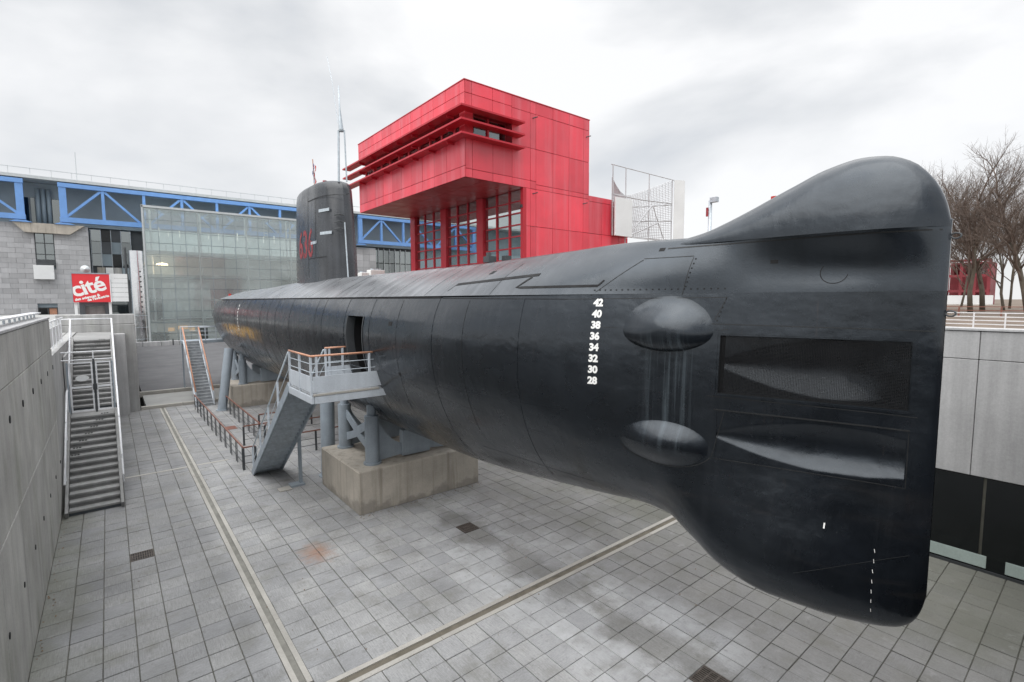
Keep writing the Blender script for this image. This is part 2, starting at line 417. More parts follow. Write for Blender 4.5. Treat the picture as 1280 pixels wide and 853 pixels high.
# ------------------------------------------------------------------ setting: ground sheets
TZ = 5.15                                   # level of the streets and terraces round the yard
def struct(name, mb, mat, **k):
    o = part(name, mb, mat, **k); o['kind'] = 'structure'; return o
struct('ground', B(-1500, 1500, -1500, 2500, -3.2, -3.0), 'ground')
asph = B(1.6, 17.0, 44.9, 90, -.2, .30)
struct('asphalt_yard', asph, 'asphalt')
struct('lower_terrace', B(1.6, 17.0, 39.75, 44.55, -.2, .13), 'paving')
tr = MB().box(-60, -1.95, -60, 92, -2.5, TZ).box(-1.95, 1.25, 41, 92, -2.5, TZ)
struct('upper_terrace', tr, 'paving')
struct('camera_terrace', B(-1.95, 17.5, -60, -.95, -2.5, TZ), 'paving')
# park ground on the right: terrace level, then a bank that rises to the trees
def park():
    m = MB(); xs = [17.45, 24, 38, 44, 52, 60, 75, 110, 400]; zs = [TZ, TZ, TZ, 5.3, 5.55, 5.75, 5.85, 5.9, 6.0]
    ys = [-300, -60, -20, -8, 0, 6, 12, 20, 40, 70, 95]
    m.grid([[(x, y, z) for y in ys] for x, z in zip(xs, zs)])
    m.box(17.45, 400, 94.9, 95.2, -3, TZ)
    return m
struct('park_ground', park(), 'park')

# ------------------------------------------------------------------ paved yard
PX0, PX1, PY0, PY1 = -1.53, 17.0, -.55, 39.3
CH_A = (2.24, 2.56); CH_B = (8.43, 8.82)    # the two long drain channels
def yard():
    floor = struct('yard_floor', B(PX0-.4, PX1+.4, PY0, PY1+.45, -.35, -.022), 'mortar')
    g = .008
    pl = (CH_A[0]-PX0)/7; pr = .54
    cols = [(PX0+pl*i, PX0+pl*(i+1)) for i in range(7)]
    x = CH_A[1]
    while x < PX1-.02: cols.append((x, min(x+pr, PX1))); x += pr
    rows = []; y = CH_B[0]
    while y > PY0: rows.append((max(y-pr, PY0), y)); y -= pr
    y = CH_B[1]
    while y < PY1-.05: rows.append((y, min(y+pr, PY1))); y += pr
    grates = []
    def spot(tx, ty):
        c = min(range(len(cols)), key=lambda i: abs((cols[i][0]+cols[i][1])/2-tx)); r_ = min(range(len(rows)), key=lambda i: abs((rows[i][0]+rows[i][1])/2-ty))
        return c, r_
    gs = [spot(.36, 16.4), spot(8.25, 12.2), spot(8.25, 4.36)]
    cells = []
    for ci, (xa, xb) in enumerate(cols):
        for ri, (ya, yb) in enumerate(rows):
            if (ci, ri) in gs: continue
            if xb-xa < .1 or yb-ya < .1: continue
            if 24.40 < (ya+yb)/2 < 24.62 and xa < 3.6 and False: continue
            cells.append((xa, xb, ya, yb))
    # which tiles show, and how large
    cen = np.array([((a+b)/2, (c+d)/2, 0) for a, b, c, d in cells])
    d = cen - np.array(EYE)
    fx = d @ np.array(CAM_R); fy = d @ np.array(CAM_U); fz = d @ np.array(CAM_F)
    u = 640 + 620*fx/np.maximum(fz, .01); v = 426.5 - 620*fy/np.maximum(fz, .01)
    vis = (fz > .5) & (u > -5) & (u < 1285) & (v < 860)
    for t in np.linspace(.3, .97, 50):          # hidden behind the boat?
        q = np.array(EYE) + d*t
        ins = (q[:, 1] > 1.45) & (q[:, 1] < 49) & (q[:, 2] < 8)
        w = np.where(q[:, 2] < KN, hb(q[:, 1], q[:, 2]), .8)
        zk = f_keel(q[:, 1])
        vis &= ~(ins & (q[:, 2] > zk) & (np.abs(q[:, 0]-AX) < w-.1))
    size = np.where(vis, 1/(fz**2 * np.linalg.norm(d, axis=1)), 0)
    big = set(np.argsort(-size)[:300].tolist())
    def tile_geo(m, xa, xb, ya, yb):
        dz = random.gauss(0, .0028); tx = random.gauss(0, .0022); ty = random.gauss(0, .0022)
        xa += g+random.uniform(-.002, .002); xb -= g; ya += g+random.uniform(-.002, .002); yb -= g; b = .007
        cxm, cym = (xa+xb)/2, (ya+yb)/2
        def z(px, py): return dz + tx*(px-cxm)/.25 + ty*(py-cym)/.25
        P = [(xa, ya), (xb, ya), (xb, yb), (xa, yb)]; Q = [(xa+b, ya+b), (xb-b, ya+b), (xb-b, yb-b), (xa+b, yb-b)]
        vs_ = [(p[0], p[1], -.035) for p in P] + [(p[0], p[1], z(*p)-.007) for p in P] + [(p[0], p[1], z(*p)) for p in Q]
        m.add(vs_, [(8, 9, 10, 11)] + [(i, (i+1) % 4, 4+(i+1) % 4, 4+i) for i in range(4)] + [(4+i, 4+(i+1) % 4, 8+(i+1) % 4, 8+i) for i in range(4)])
    rest = MB()
    me_cache = []
    for i, (xa, xb, ya, yb) in enumerate(cells):
        w, h = xb-xa, yb-ya
        if i in big:
            key = (round(w, 3), round(h, 3)); opts = [m_ for k, m_ in me_cache if k == key]
            if len(opts) < 14:
                m = MB(); tile_geo(m, -w/2, w/2, -h/2, h/2)
                me = bpy.data.meshes.new('paving_tile'); me.from_pydata(m.v, [], m.f); me.materials.append(MT['tile']); me_cache.append((key, me))
            else: me = random.choice(opts)
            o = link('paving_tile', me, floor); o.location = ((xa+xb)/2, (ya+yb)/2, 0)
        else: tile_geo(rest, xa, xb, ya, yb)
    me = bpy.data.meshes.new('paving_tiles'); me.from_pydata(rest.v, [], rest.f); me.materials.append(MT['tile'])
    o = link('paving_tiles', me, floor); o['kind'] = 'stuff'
    # drain channels: two pale kerbs with a shallow groove between
    def channel(lab, xa, xb, ya, yb, along, k, loc, groove='groove', lip=.006):
        t = thing('drain_channel', loc, lab, 'drain channel', 'drain channels in the paved yard')
        part('channel_floor', B(xa, xb, ya, yb, -.03, -.014), groove, t)
        n = max(1, int((yb-ya if along == 'y' else xb-xa)/2.2))
        for s in (0, 1):
            for j in range(n):
                if along == 'y':
                    a = ya+(yb-ya)*j/n; b_ = ya+(yb-ya)*(j+1)/n; x0 = xa if s == 0 else xb-k
                    m = B(x0+.003, x0+k-.003, a+.004, b_-.004, -.03, lip+random.uniform(-.002, .002))
                else:
                    a = xa+(xb-xa)*j/n; b_ = xa+(xb-xa)*(j+1)/n; y0 = ya if s == 0 else yb-k
                    m = B(a+.004, b_-.004, y0+.003, y0+k-.003, -.03, lip+random.uniform(-.002, .002))
                part('kerb_strip', m, 'kerb', t)
    channel('long pale drain channel running the length of the yard beside the left wall', CH_A[0], CH_A[1], 9.0, 39.2, 'y', .105, (2.4, 24, 0))
    channel('dirty drain channel running across the yard to pass under the bow', 2.6, 17.0, CH_B[0], CH_B[1], 'x', .12, (10, 8.62, 0), 'groove_d')
    t = thing('drain_channel', (1.9, 24.5, 0), 'narrow pale strip crossing the long channel near the left stair', 'drain channel', 'drain channels in the paved yard')
    part('kerb_strip', B(.15, 2.235, 24.43, 24.57, -.02, .008), 'kerb', t); part('kerb_strip', B(2.565, 3.75, 24.43, 24.57, -.02, .008), 'kerb', t)
    # grates
    labs = ['black drain grate in the dark paving below the left stair', 'rusty drain grate in the middle of the paving left of the long cross channel', 'drain grate in the pale paving below the bow, at the bottom edge of the photo']
    for (c, r_), lab in zip(gs, labs):
        (xa, xb), (ya, yb) = cols[c], rows[r_]
        t = thing('drain_grate', ((xa+xb)/2, (ya+yb)/2, 0), lab, 'drain grate', 'drain grates in the yard')
        part('sump', B(xa+.01, xb-.01, ya+.01, yb-.01, -.021, -.017), 'black', t)
        f = MB(); e = .025
        f.box(xa+.01, xb-.01, ya+.01, ya+e+.01, -.02, .004).box(xa+.01, xb-.01, yb-e-.01, yb-.01, -.02, .004)
        f.box(xa+.01, xa+e+.01, ya+e+.01, yb-e-.01, -.02, .004).box(xb-e-.01, xb-.01, ya+e+.01, yb-e-.01, -.02, .004)
        part('grate_frame', f, 'iron', t)
        n = 9
        for i in range(n):
            x = xa+.035+(xb-xa-.07)*(i+.5)/n
            part('grate_bar', B(x-.012, x+.012, ya+.035, yb-.035, -.02, .002), 'iron', t)
        for y in (ya+(yb-ya)*.35, ya+(yb-ya)*.65): part('cross_bar', B(xa+.035, xb-.035, y-.012, y+.012, -.02, .0005), 'iron', t)

#HULL_BEGIN
AX = 8.34          # X of the submarine's centre line
YB = 1.43          # Y of the stem
ZC = 5.85
KN = 7.10          # height of the knuckle between hull and deck casing
def pchip(x, xs, ys):
    xs = np.asarray(xs, float); ys = np.asarray(ys, float)
    h = np.diff(xs); dl = np.diff(ys) / h
    m = np.zeros(len(xs)); m[0] = dl[0]; m[-1] = dl[-1]
    for i in range(1, len(xs) - 1):
        if dl[i-1] * dl[i] > 0:
            w1 = 2*h[i] + h[i-1]; w2 = h[i] + 2*h[i-1]
            m[i] = (w1 + w2) / (w1/dl[i-1] + w2/dl[i])
    x = np.clip(np.asarray(x, float), xs[0], xs[-1])
    i = np.clip(np.searchsorted(xs, x) - 1, 0, len(h) - 1)
    t = (x - xs[i]) / h[i]
    return ((2*t**3 - 3*t**2 + 1)*ys[i] + (t**3 - 2*t**2 + t)*h[i]*m[i]
            + (-2*t**3 + 3*t**2)*ys[i+1] + (t**3 - t**2)*h[i]*m[i+1])
def f_w(y):   # half-breadth at mid height
    return pchip(y, [1.43,1.46,1.52,1.65,1.93,2.43,3.0,3.93,4.83,5.88,7.23,8.43,10.0,12,38,40,43,46,49,51],
                    [.015,.07,.10,.13,.19,.34,.53,.85,1.18,1.58,1.97,2.2,2.38,2.43,2.43,2.4,2.22,1.78,1.05,.3])
def f_k(y):   # half-breadth at the knuckle
    return pchip(y, [1.43,1.46,1.52,1.65,1.93,2.43,3.0,3.93,4.83,5.88,7.23,8.43,10.0,12,38,40,43,46,49,51],
                    [.015,.07,.10,.13,.18,.30,.46,.74,1.02,1.40,1.74,1.93,2.05,2.08,2.08,2.0,1.75,1.3,.7,.2])
def f_keel(y):
    return pchip(y, [1.43,1.47,1.56,1.75,2.0,2.5,3.2,3.8,4.4,5.0,5.6,6.5,8,10,12,38,41,44,47,51],
                    [3.0,2.78,2.56,2.40,2.33,2.28,2.28,2.40,2.68,2.90,2.95,2.86,2.68,2.48,2.40,2.38,2.5,3.0,3.8,5.2])
def f_bulb(y):
    return pchip(y, [1.43,1.5,1.7,2.1,2.7,3.3,3.9,4.5,5.2,6.0,60], [0,.05,.15,.33,.50,.555,.52,.32,.04,0,0])
def hb(y, z):  # half-breadth of the hull at station y and height z (z <= KN)
    y = np.asarray(y, float); z = np.asarray(z, float)
    w = f_w(y); k = 1 - f_k(y)/w; zk = f_keel(y); B = f_bulb(y)
    zc = pchip(y, [1.43, 5, 9, 60], [5.05, 5.15, ZC, ZC])
    tu = np.clip((z - zc)/(KN - zc), 0, 1)
    tl = np.clip((zc - z)/(zc - zk), 0, 1)
    e = pchip(y, [1.43, 5, 9, 60], [0, 0, 1, 1])
    r = np.clip(1 - tl**(2-.15*e), 0, 1)**(.5+.06*e)
    return np.where(z > zc, w*(1 - k*tu**2.2), w*r + B*tl**2.4*r/.36)
def f_deck_edge(y):
    return pchip(y, [1.43,1.46,1.55,1.8,2.2,3.0,3.9,4.8,6,38,42,46,49,50],
                    [.015,.07,.17,.32,.48,.60,.66,.72,.78,.78,.70,.5,.3,.15])
def f_deck_top(y):
    return pchip(y, [1.43,4,6,7.5,12,25,33,40,45,48,50], [8.0,8.05,8.10,8.06,7.97,7.97,7.78,7.68,7.5,7.3,7.12])
def casing_half(y, s):   # s from 0 (knuckle) to 1 (deck edge)
    hollow = pchip(y, [1.43,1.7,2.4,3.4,4.5,6,9,13,60], [0,.05,.13,.06,-.07,-.13,-.13,-.07,-.05])
    return (f_k(y) + .004 + .045*np.clip((y-5)/4, 0, 1))*(1-s) + f_deck_edge(y)*s - hollow*np.sin(np.pi*s)**1.25
def hull_section(y, n=44):
    zk = float(f_keel(y)); u = np.linspace(0, 1, n+1)
    z = zk + (KN - zk)*u**2
    return list(zip(hb(y, z), z))
def casing_section(y):
    t = float(f_deck_top(y)); e = t - .1; lo = min(KN - .012, e - .02)
    pts = [(float(casing_half(y, s)), lo + (e-lo)*s) for s in np.linspace(0, 1, 13)]
    d = float(f_deck_edge(y))
    return pts + [(d*.93, e+.035), (d*.78, e+.06), (d*.4, e+.09), (0.0, e+.1)]
def f_dome_top(y):
    return pchip(y, [1.43,1.445,1.49,1.62,1.88,2.15,2.43,2.82,3.25,4.1,4.5,4.81,5.4],
                    [7.92,8.0,8.2,8.5,8.8,8.92,8.95,8.88,8.71,8.33,8.165,8.085,7.98])
def dome_section(y):
    t = float(f_dome_top(y)); b = float(f_deck_edge(y)) + .035*min(1, (y-1.43)/.3)
    out = []
    for a in np.linspace(0, np.pi/2, 15):
        out.append((b*np.cos(a)**.85, 7.9 + (t-7.9)*np.sin(a)**1.05))
    out[-1] = (0.0, t)
    return out
#HULL_END


yard()
def litter():
    m = MB(); rnd = random.Random(5)
    for k in range(420):
        q = rnd.random()
        if q < .45: x, y = PX0+abs(rnd.gauss(0, .12))+.03, rnd.uniform(6, 38)
        elif q < .65: x, y = rnd.uniform(5.9, 10.8), 15.15-abs(rnd.gauss(0, .12))
        else: x, y = rnd.uniform(-1.3, 13), rnd.uniform(2.5, 30)
        a = rnd.random()*6.28; l = rnd.uniform(.012, .034); w = l*rnd.uniform(.3, .6); c, s = math.cos(a), math.sin(a); h = rnd.uniform(.006, .018)
        m.add([(x-l*c, y-l*s, .006), (x-w*s, y+w*c, .006+h), (x+l*c, y+l*s, .008), (x+w*s, y-w*c, .006+h*.5)], [(0, 1, 2, 3)])
    o = part('leaf_litter', m, 'litter', None, recalc=False); tag(o, 'scattered dry leaves and specks of litter on the paved yard', 'litter'); o['kind'] = 'stuff'
litter()

# ------------------------------------------------------------------ retaining walls
def left_wall():
    t = thing('retaining_wall', (PX0-.2, 10, 0), 'board marked grey concrete retaining wall along the left edge of the yard', 'wall')
    part('wall_core', B(PX0-.41, PX0-.03, -.9, 22.25, -.3, 6.36), 'mortar', t)
    ys = [-.55, 1.25, 3.7, 6.1, 8.5, 10.9, 13.3, 15.7, 18.1, 20.3, 22.3]
    zs = [-.02, 3.05, 5.44, 6.40]
    for a, b in zip(ys, ys[1:]):
        for c, d in zip(zs, zs[1:]):
            part('concrete_panel', B(PX0-.06, PX0+random.uniform(-.003, .003), a+.008, b-.008, c+.012, d-.012), 'conc_wall', t, bevel=.008)
    for k in range(9):
        y = 7.3+1.87*k-.0
        part('tie_hole', MB().tube([(PX0-.02, y, 4.81), (PX0+.012, y, 4.81)], .075, 12), 'slot', t)
        part('tie_hole', MB().tube([(PX0-.02, y, 1.6), (PX0+.012, y, 1.6)], .055, 10), 'slot', t)
    part('coping', B(PX0-.43, PX0+.02, -.55, 22.3, 6.405, 6.47), 'conc_light', t, bevel=.01)
    # wall lowers to the terrace beyond the stair
    part('lower_wall', B(PX0-.38, PX0-.02, 22.32, 39.0, -.3, TZ), 'conc', t)
    # light rail on short posts above the coping
    r_ = thing('parapet_rail', (PX0-.2, 10, 6.47), 'low pale flat rail on short posts along the top of the left concrete wall', 'railing')
    part('top_bar', B(PX0-.40, PX0-.16, 2.0, 22.1, 6.60, 6.635), 'rail_w', r_)
    for k in range(24): part('post', B(PX0-.34, PX0-.30, 2.2+k*.86, 2.26+k*.86, 6.47, 6.60), 'galv', r_)
left_wall()

def right_wall():
    t = thing('retaining_wall', (PX1+.2, 10, 0), 'pale concrete panel wall with black glass base on the right of the yard', 'wall')
    part('wall_core', B(PX1+.05, PX1+.44, -.55, 40, -.3, 6.15), 'mortar', t)
    ys = [-.55]; y = -.24
    while y < 40: ys.append(y); y += 2.46
    ys.append(40)
    zs = [2.45, 5.44, 6.16]
    for a, b in zip(ys, ys[1:]):
        for c, d in zip(zs, zs[1:]):
            part('concrete_panel', B(PX1-.02, PX1+.1, a+.007, b-.007, c+.007, d-.007), 'conc_light', t, bevel=.01)
    part('coping', B(PX1-.06, PX1+.46, -.55, 40, 6.165, 6.235), 'conc_light', t, bevel=.012)
    y = -.5
    while y < 39:
        part('glass_panel', B(PX1+.015, PX1+.05, y, y+2.4, .06, 2.44), 'dkglass', t); y += 2.46
    y = -.5
    while y < 38:
        part('vent_strip', B(PX1-.012, PX1+.012, y, y+1.95, .12, .43), 'vent', t)
        y += 2.3
    part('skirting', B(PX1-.03, PX1+.012, -.54, 39, .0, .07), 'dark_metal', t)
right_wall()
def south_wall():
    t = thing('retaining_wall', (8, -.7, 0), 'dark clad wall below the terrace at the near end of the yard, behind the bow', 'wall')
    part('wall_core', B(PX0, PX1, -.94, -.66, -.3, 6.1), 'mortar', t)
    x = PX0
    while x < PX1-.1:
        b = min(x+2.06, PX1)
        part('glass_panel', B(x+.012, b-.012, -.65, -.60, .05, 2.44), 'dkglass', t)
        for c, d in ((2.46, 4.3), (4.31, 6.1)): part('cladding_panel', B(x+.012, b-.012, -.65, -.59, c, d-.012), 'dkpanel', t)
        x += 2.06
    part('coping', B(PX0, PX1, -.98, -.56, 6.105, 6.17), 'conc', t)
south_wall()

def end_wall():
    t = thing('end_wall', (-.3, 39.6, 0), 'light concrete end wall behind the top of the left stair', 'wall')
    part('wall_body', B(-2.4, 1.26, 39.0, 40.95, -.3, 5.55), 'conc', t, bevel=.03)
    part('parapet', B(-2.4, 1.24, 39.02, 39.4, 5.56, 6.18), 'conc', t, bevel=.03)
    part('buttress', B(.12, .72, 38.3, 38.99, -.02, 5.0), 'conc_light', t, bevel=.02)
end_wall()
def kerbs():
    for lab, y, z0, z1, n in (('low pale kerb along the far end of the paved yard', 39.34, -.05, .19, 7), ('second pale kerb edging the asphalt behind the yard', 44.58, .0, .38, 7)):
        t = thing('kerb', (9, y+.2, 0), lab, 'kerb')
        for k in range(n):
            a = 1.3+15.7*k/n; b = 1.3+15.7*(k+1)/n
            part('kerb_stone', B(a+.006, b-.006, y, y+.32, z0, z1), 'kerb', t, bevel=.015)
kerbs()
def far_wall():
    t = thing('low_wall', (18, 90.4, 0), 'low pale wall with dark posts in front of the greenhouse', 'wall')
    k = 0; x = 1.4
    while x < 36:
        part('wall_block', B(x+.02, x+2.2, 90.2, 90.8, -.2, .95), 'conc_light', t, bevel=.03); x += 2.25; k += 1
    for x in (7.35, 8.9, 11.6, 14.3, 18, 22, 26): part('post', B(x-.07, x+.07, 90.0, 90.15, .3, 1.25), 'dark_metal', t)
far_wall()

# ------------------------------------------------------------------ the submarine
def surf(y, z, off=0.0):
    """point on the starboard skin (hull or casing)"""
    def half(y_, z_):
        if z_ <= KN: return float(hb(y_, z_))
        t = float(f_deck_top(y_)) - .1
        return float(casing_half(y_, min(1, max(0, (z_-KN+.012)/(t-KN+.012)))))
    b = half(y, z)
    e = .02; db_y = (half(y+e, z)-half(y-e, z))/(2*e)
    if z > KN: z1, z2 = max(z-e, KN+.02), z+e
    else: z1, z2 = z-e, min(z+e, KN-.001)
    db_z = (half(y, z2)-half(y, z1))/(z2-z1)
    n = Vector((-1, -db_y, -db_z)).normalized()
    return Vector((AX-b, y, z)) + n*off
def ribbon(pts, w, off=.004, thick=.004, step=.12):
    """thin raised strip that follows the skin along (y, z) points"""
    P = []
    for (a, b) in zip(pts, pts[1:]):
        n = max(2, int(math.hypot(b[0]-a[0], b[1]-a[1])/step))
        for i in range(n): P.append((a[0]+(b[0]-a[0])*i/n, a[1]+(b[1]-a[1])*i/n))
    P.append(pts[-1]); m = MB(); L_ = []; R_ = []
    for i, p in enumerate(P):
        a = P[max(i-1, 0)]; b = P[min(i+1, len(P)-1)]
        dy, dz = b[0]-a[0], b[1]-a[1]; l = math.hypot(dy, dz) or 1; ny, nz = -dz/l*w/2, dy/l*w/2
        L_.append((p[0]+ny, p[1]+nz)); R_.append((p[0]-ny, p[1]-nz))
    rows = [[surf(*q, off=-.01) for q in L_], [surf(*q, off=off) for q in L_], [surf(*q, off=off) for q in R_], [surf(*q, off=-.01) for q in R_]]
    return m.grid(rows)

def submarine():
    t = thing('submarine', (AX, 26, 2.4), 'long black submarine resting on concrete plinths in the yard', 'submarine')
    PY = (1.72, 4.0); PA = (4.46, 5.2); PB = (5.5, 6.42); DY = (14.45, 15.75); DZ = (4.40, 6.5)
    ys = sorted(set([round(v, 3) for v in list(np.linspace(1.43, 1.52, 7)) + list(np.linspace(1.56, 1.72, 4)) + list(np.linspace(1.72, 4.0, 27)) +
                     list(np.linspace(4.1, 12, 56)) + list(np.linspace(12.4, 14.45, 6)) + [14.77, 15.1, 15.42, 15.75] + list(np.linspace(16.2, 38, 44)) + list(np.linspace(38.5, 51, 30))]))
    upz = [4.40, 4.46, 4.65, 4.85, 5.05, 5.2, 5.35, 5.5, 5.7, 5.95, 6.2, 6.42, 6.5, 6.7, 6.9, KN]
    def rows(y):
        zk = float(f_keel(y)); lo = min(4.40, zk+(KN-zk)*.45)
        z = [zk + (lo-zk)*(i/20)**2 for i in range(20)]
        return z + [lo + (q-4.40)/(KN-4.40)*(KN-lo) for q in upz]
    Z = [rows(y) for y in ys]
    def side(sgn, cut):
        P = [[(AX + sgn*float(hb(y, z)), y, z) for z in zz] for y, zz in zip(ys, Z)]
        v = [p for r_ in P for p in r_]; nv = len(P[0]); f = []
        for i in range(len(ys)-1):
            ym = (ys[i]+ys[i+1])/2
            for j in range(nv-1):
                zm = (Z[i][j]+Z[i][j+1])/2
                if cut and ((PY[0] < ym < PY[1] and (PA[0] < zm < PA[1] or PB[0] < zm < PB[1])) or (DY[0] < ym < DY[1] and DZ[0] < zm < DZ[1])): continue
                f.append((i*nv+j, (i+1)*nv+j, (i+1)*nv+j+1, i*nv+j+1) if sgn < 0 else (i*nv+j, i*nv+j+1, (i+1)*nv+j+1, (i+1)*nv+j))
        return v, f
    m = MB(); m.add(*side(-1, True)); m.add(*side(1, False))
    # closing strips at the top of the hull (inside the casing) so that no light leaks in
    P = [[(AX-float(f_k(y)), y, KN), (AX+float(f_k(y)), y, KN)] for y in ys]; m.grid(P)
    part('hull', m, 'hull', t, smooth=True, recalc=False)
    # deck casing
    cy = [y for y in ys if y < 49.6]
    def cs(y): s = casing_section(y); return [(AX-b, y, z) for b, z in s] + [(AX+b, y, z) for b, z in reversed(s[:-1])]
    m = MB().grid([cs(y) for y in cy])
    for y in (cy[0], cy[-1]): q = cs(y); m.add(q, [tuple(range(len(q)))])
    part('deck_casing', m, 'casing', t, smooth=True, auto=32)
    # sonar dome on the stem head
    dy = sorted([y for y in ys if y < 5.4] + [1.44, 1.45, 1.465, 1.48, 1.5])
    m = MB().grid([[(AX-b, y, z) for b, z in dome_section(y)] + [(AX+b, y, z) for b, z in reversed(dome_section(y)[:-1])] for y in dy])
    part('bow_dome', m, 'hull', t, smooth=True)
    # torpedo recesses
    def lens(y, zb, zt, deep, base):
        P = []
        for yy in np.linspace(PY[0], PY[1], 60):
            s = (PY[1]-yy)/(PY[1]-PY[0]); hw = (zt-zb)/2*.94*pchip(s, [0, .15, .35, .6, .8, 1.0], [.16, .48, .80, .99, .96, .78])
            zc = (zt+zb)/2; col = []
            for zz in np.linspace(zb, zt, 41):
                b = float(hb(yy, zz)); q = (zz-zc)/hw
                dpt = base*min(1, (yy-PY[0])/.02 if False else 1)
                lim = max(.03, b-.03)
                dd = min(deep*hw/.36, lim-base)
                if abs(q) < 1: dpt += max(0, dd)*(1-q*q)**1.15
                col.append((AX-b+min(dpt, lim), yy, zz))
            P.append(col)
        return P
    for nm, zr, deep, base in (('upper_torpedo_recess', PB, .13, .17), ('lower_torpedo_recess', PA, .095, .006)):
        P = lens(0, zr[0], zr[1], deep, base); m = MB().grid(P)
        o = part(nm, m, 'hull', t, smooth=True, auto=40)
        # rim of the opening
        if base > .02:
            rim = MB()
            for edge in ([p for p in P[0]], [p for p in P[-1]], [c[0] for c in P], [c[-1] for c in P]):
                rim.grid([[(AX-float(hb(p[1], p[2])), p[1], p[2]) for p in edge], edge])
            part('recess_rim', rim, 'weld', t)
            gr = MB(); zb, zt = zr
            for k in range(115):
                y = PY[0]+.03+(PY[1]-PY[0]-.06)*k/114
                a = Vector((AX-float(hb(y, zb+.01))+.02, y, zb+.01)); b = Vector((AX-float(hb(y, zt-.01))+.02, y, zt-.01)); gr.bar(a, b, .0042, .0042, up=(0, 1, 0))
            for k in range(46):
                z = zb+.01+(zt-zb-.02)*k/45
                for ya, yb in ((PY[0], 2.5), (2.5, 3.25), (3.25, PY[1])):
                    gr.bar((AX-float(hb(ya, z))+.021, ya, z), (AX-float(hb(yb, z))+.021, yb, z), .0042, .0042)
            part('wire_mesh', gr, 'slot', t, kind='stuff', recalc=False)
    part('recess_frame', ribbon([(PY[0]-.03, PB[0]-.03), (PY[1]+.05, PB[0]-.03), (PY[1]+.05, PB[1]+.05), (PY[0]-.03, PB[1]+.03), (PY[0]-.03, PB[0]-.03)], .035, .012), 'hull', t)
    part('recess_frame', ribbon([(PY[1]+.04, PA[1]+.03), (PY[0]-.03, PA[1]+.03)], .02, .008), 'weld', t)
    part('recess_frame', ribbon([(PY[1]+.03, PA[0]-.02), (PY[0]-.02, PA[0]-.02), (PY[0]-.02, PA[1])], .010, .005), 'weld', t)
    # blisters behind the recesses
    def blister(nm, y0, z0, ry, rz, dep, flat=None, tilt=0.):
        m = MB(); P = []
        n = 30
        for i in range(17):
            th = math.pi/2*i/16; row = []
            for j in range(n+1):
                ph = 2*math.pi*j/n
                dy_, dz_ = ry*math.cos(th)*math.cos(ph), rz*math.cos(th)*math.sin(ph)
                if flat: dz_ *= (flat if dz_ > 0 else 1)
                q = surf(y0+dy_+tilt*dz_, z0+dz_, off=-.004 + dep*(1-math.cos(th)**2)**(1.5+1.1*math.sin(ph) if flat else 1.5)); row.append(q)
            P.append(row)
        part(nm, m.grid(P), 'hull', t, smooth=True)
    blister('upper_blister', 4.80, 6.50, .72, .38, .27, 1.6)
    blister('lower_blister', 4.80, 4.56, .74, .40, .17)
    def ell(y0, z0, ry, rz, a0, a1, n=26): return [(y0+ry*math.cos(R(a0+(a1-a0)*i/n)), z0+rz*math.sin(R(a0+(a1-a0)*i/n))) for i in range(n+1)]
    W = lambda pts, w=.012, mat='weld', nm='weld_seam', off=.004: part(nm, ribbon(pts, w, off), mat, t)
    W(ell(4.80, 6.50, .68, .375, 190, 350), .010); W([(5.85, 6.50), (5.6, 6.50)], .010); W([(4.0, 6.50), (3.9, 6.52)], .010); W(ell(4.79, 4.56, .76, .39, 195, 345), .012)
    W([(4.1, 4.55), (5.0, 4.52)], .008, 'scratch')
    # seams and slots
    W([(5.0, 7.86), (1.5, 7.86)], .02); W([(4.25, 6.60), (1.5, 6.57)], .012); pass
    W([(4.15, 5.44), (1.62, 5.42)], .010); W([(2.8, 3.0), (1.6, 3.55)], .006)
    W([(6.6, 7.0), (3.95, 7.02)], .010); W([(3.95, 7.02), (4.1, 6.66)], .010); W([(4.62, 7.06), (4.5, 7.68)], .010); W([(6.15, 7.06), (5.35, 7.68)], .010); W([(5.35, 7.70), (4.5, 7.70)], .010)
    W(ell(2.62, 7.36, .16, .15, 190, 400), .010, 'slot'); W([(3.9, 5.2), (4.05, 4.46)], .01)
    for y, z, w in ((9.7, 7.42, .06), (7.4, 7.26, .055)):
        pass
    W([(10.35, 7.06), (24, 7.07), (40, 7.02)], .055, 'slot', 'drain_slot', .010)
    W([(10.2, 7.36), (9.4, 7.40), (7.55, 7.50)], .055, 'slot', 'drain_slot', .006); W([(7.7, 7.46), (7.95, 7.24), (6.05, 7.24)], .045, 'slot', 'drain_slot', .006)
    W([(6.05, 7.24), (5.95, 7.34)], .03, 'slot', 'drain_slot', .006); W([(10.4, 7.08), (10.2, 7.36)], .02, 'slot', 'drain_slot')
    W([(10.3, 7.03), (6.6, 7.00)], .012, 'slot')
    for y, z0, z1 in ((2.75, 8.0, 8.0),): pass
    for y in (8.6, 11.2, 13.0, 17.5, 20.5, 24, 28): W([(y, 7.1), (y-.04, 7.78)], .010)
    for y in (9.2, 12.2, 19, 26): W([(y, 4.0), (y, 6.98)], .007)
    W([(7.0, 4.3), (13, 4.9), (14.3, 5.35)], .008, 'scratch'); W([(9.5, 3.5), (6.4, 3.4)], .008, 'scratch')
    # weld beads between the plates, and rows of rivets by the bow fairings
    for y in (7.6, 10.4, 14.0, 16.0, 18.2, 22.3, 24.6, 27.5, 30.5, 34.0): part('weld_bead', ribbon([(y, 3.2), (y, 7.02)], .035, .006), 'hull', t)
    part('weld_bead', ribbon([(6.5, 4.9), (37, 4.9)], .035, .006, step=.5), 'hull', t); part('weld_bead', ribbon([(6.8, 6.2), (14.2, 6.2)], .03, .005, step=.3), 'hull', t)
    for i in range(22):
        y = 6.1-i*.1; part('rivet', ribbon([(y, 7.16), (y-.022, 7.16)], .022, .007, step=.02), 'slot', t)
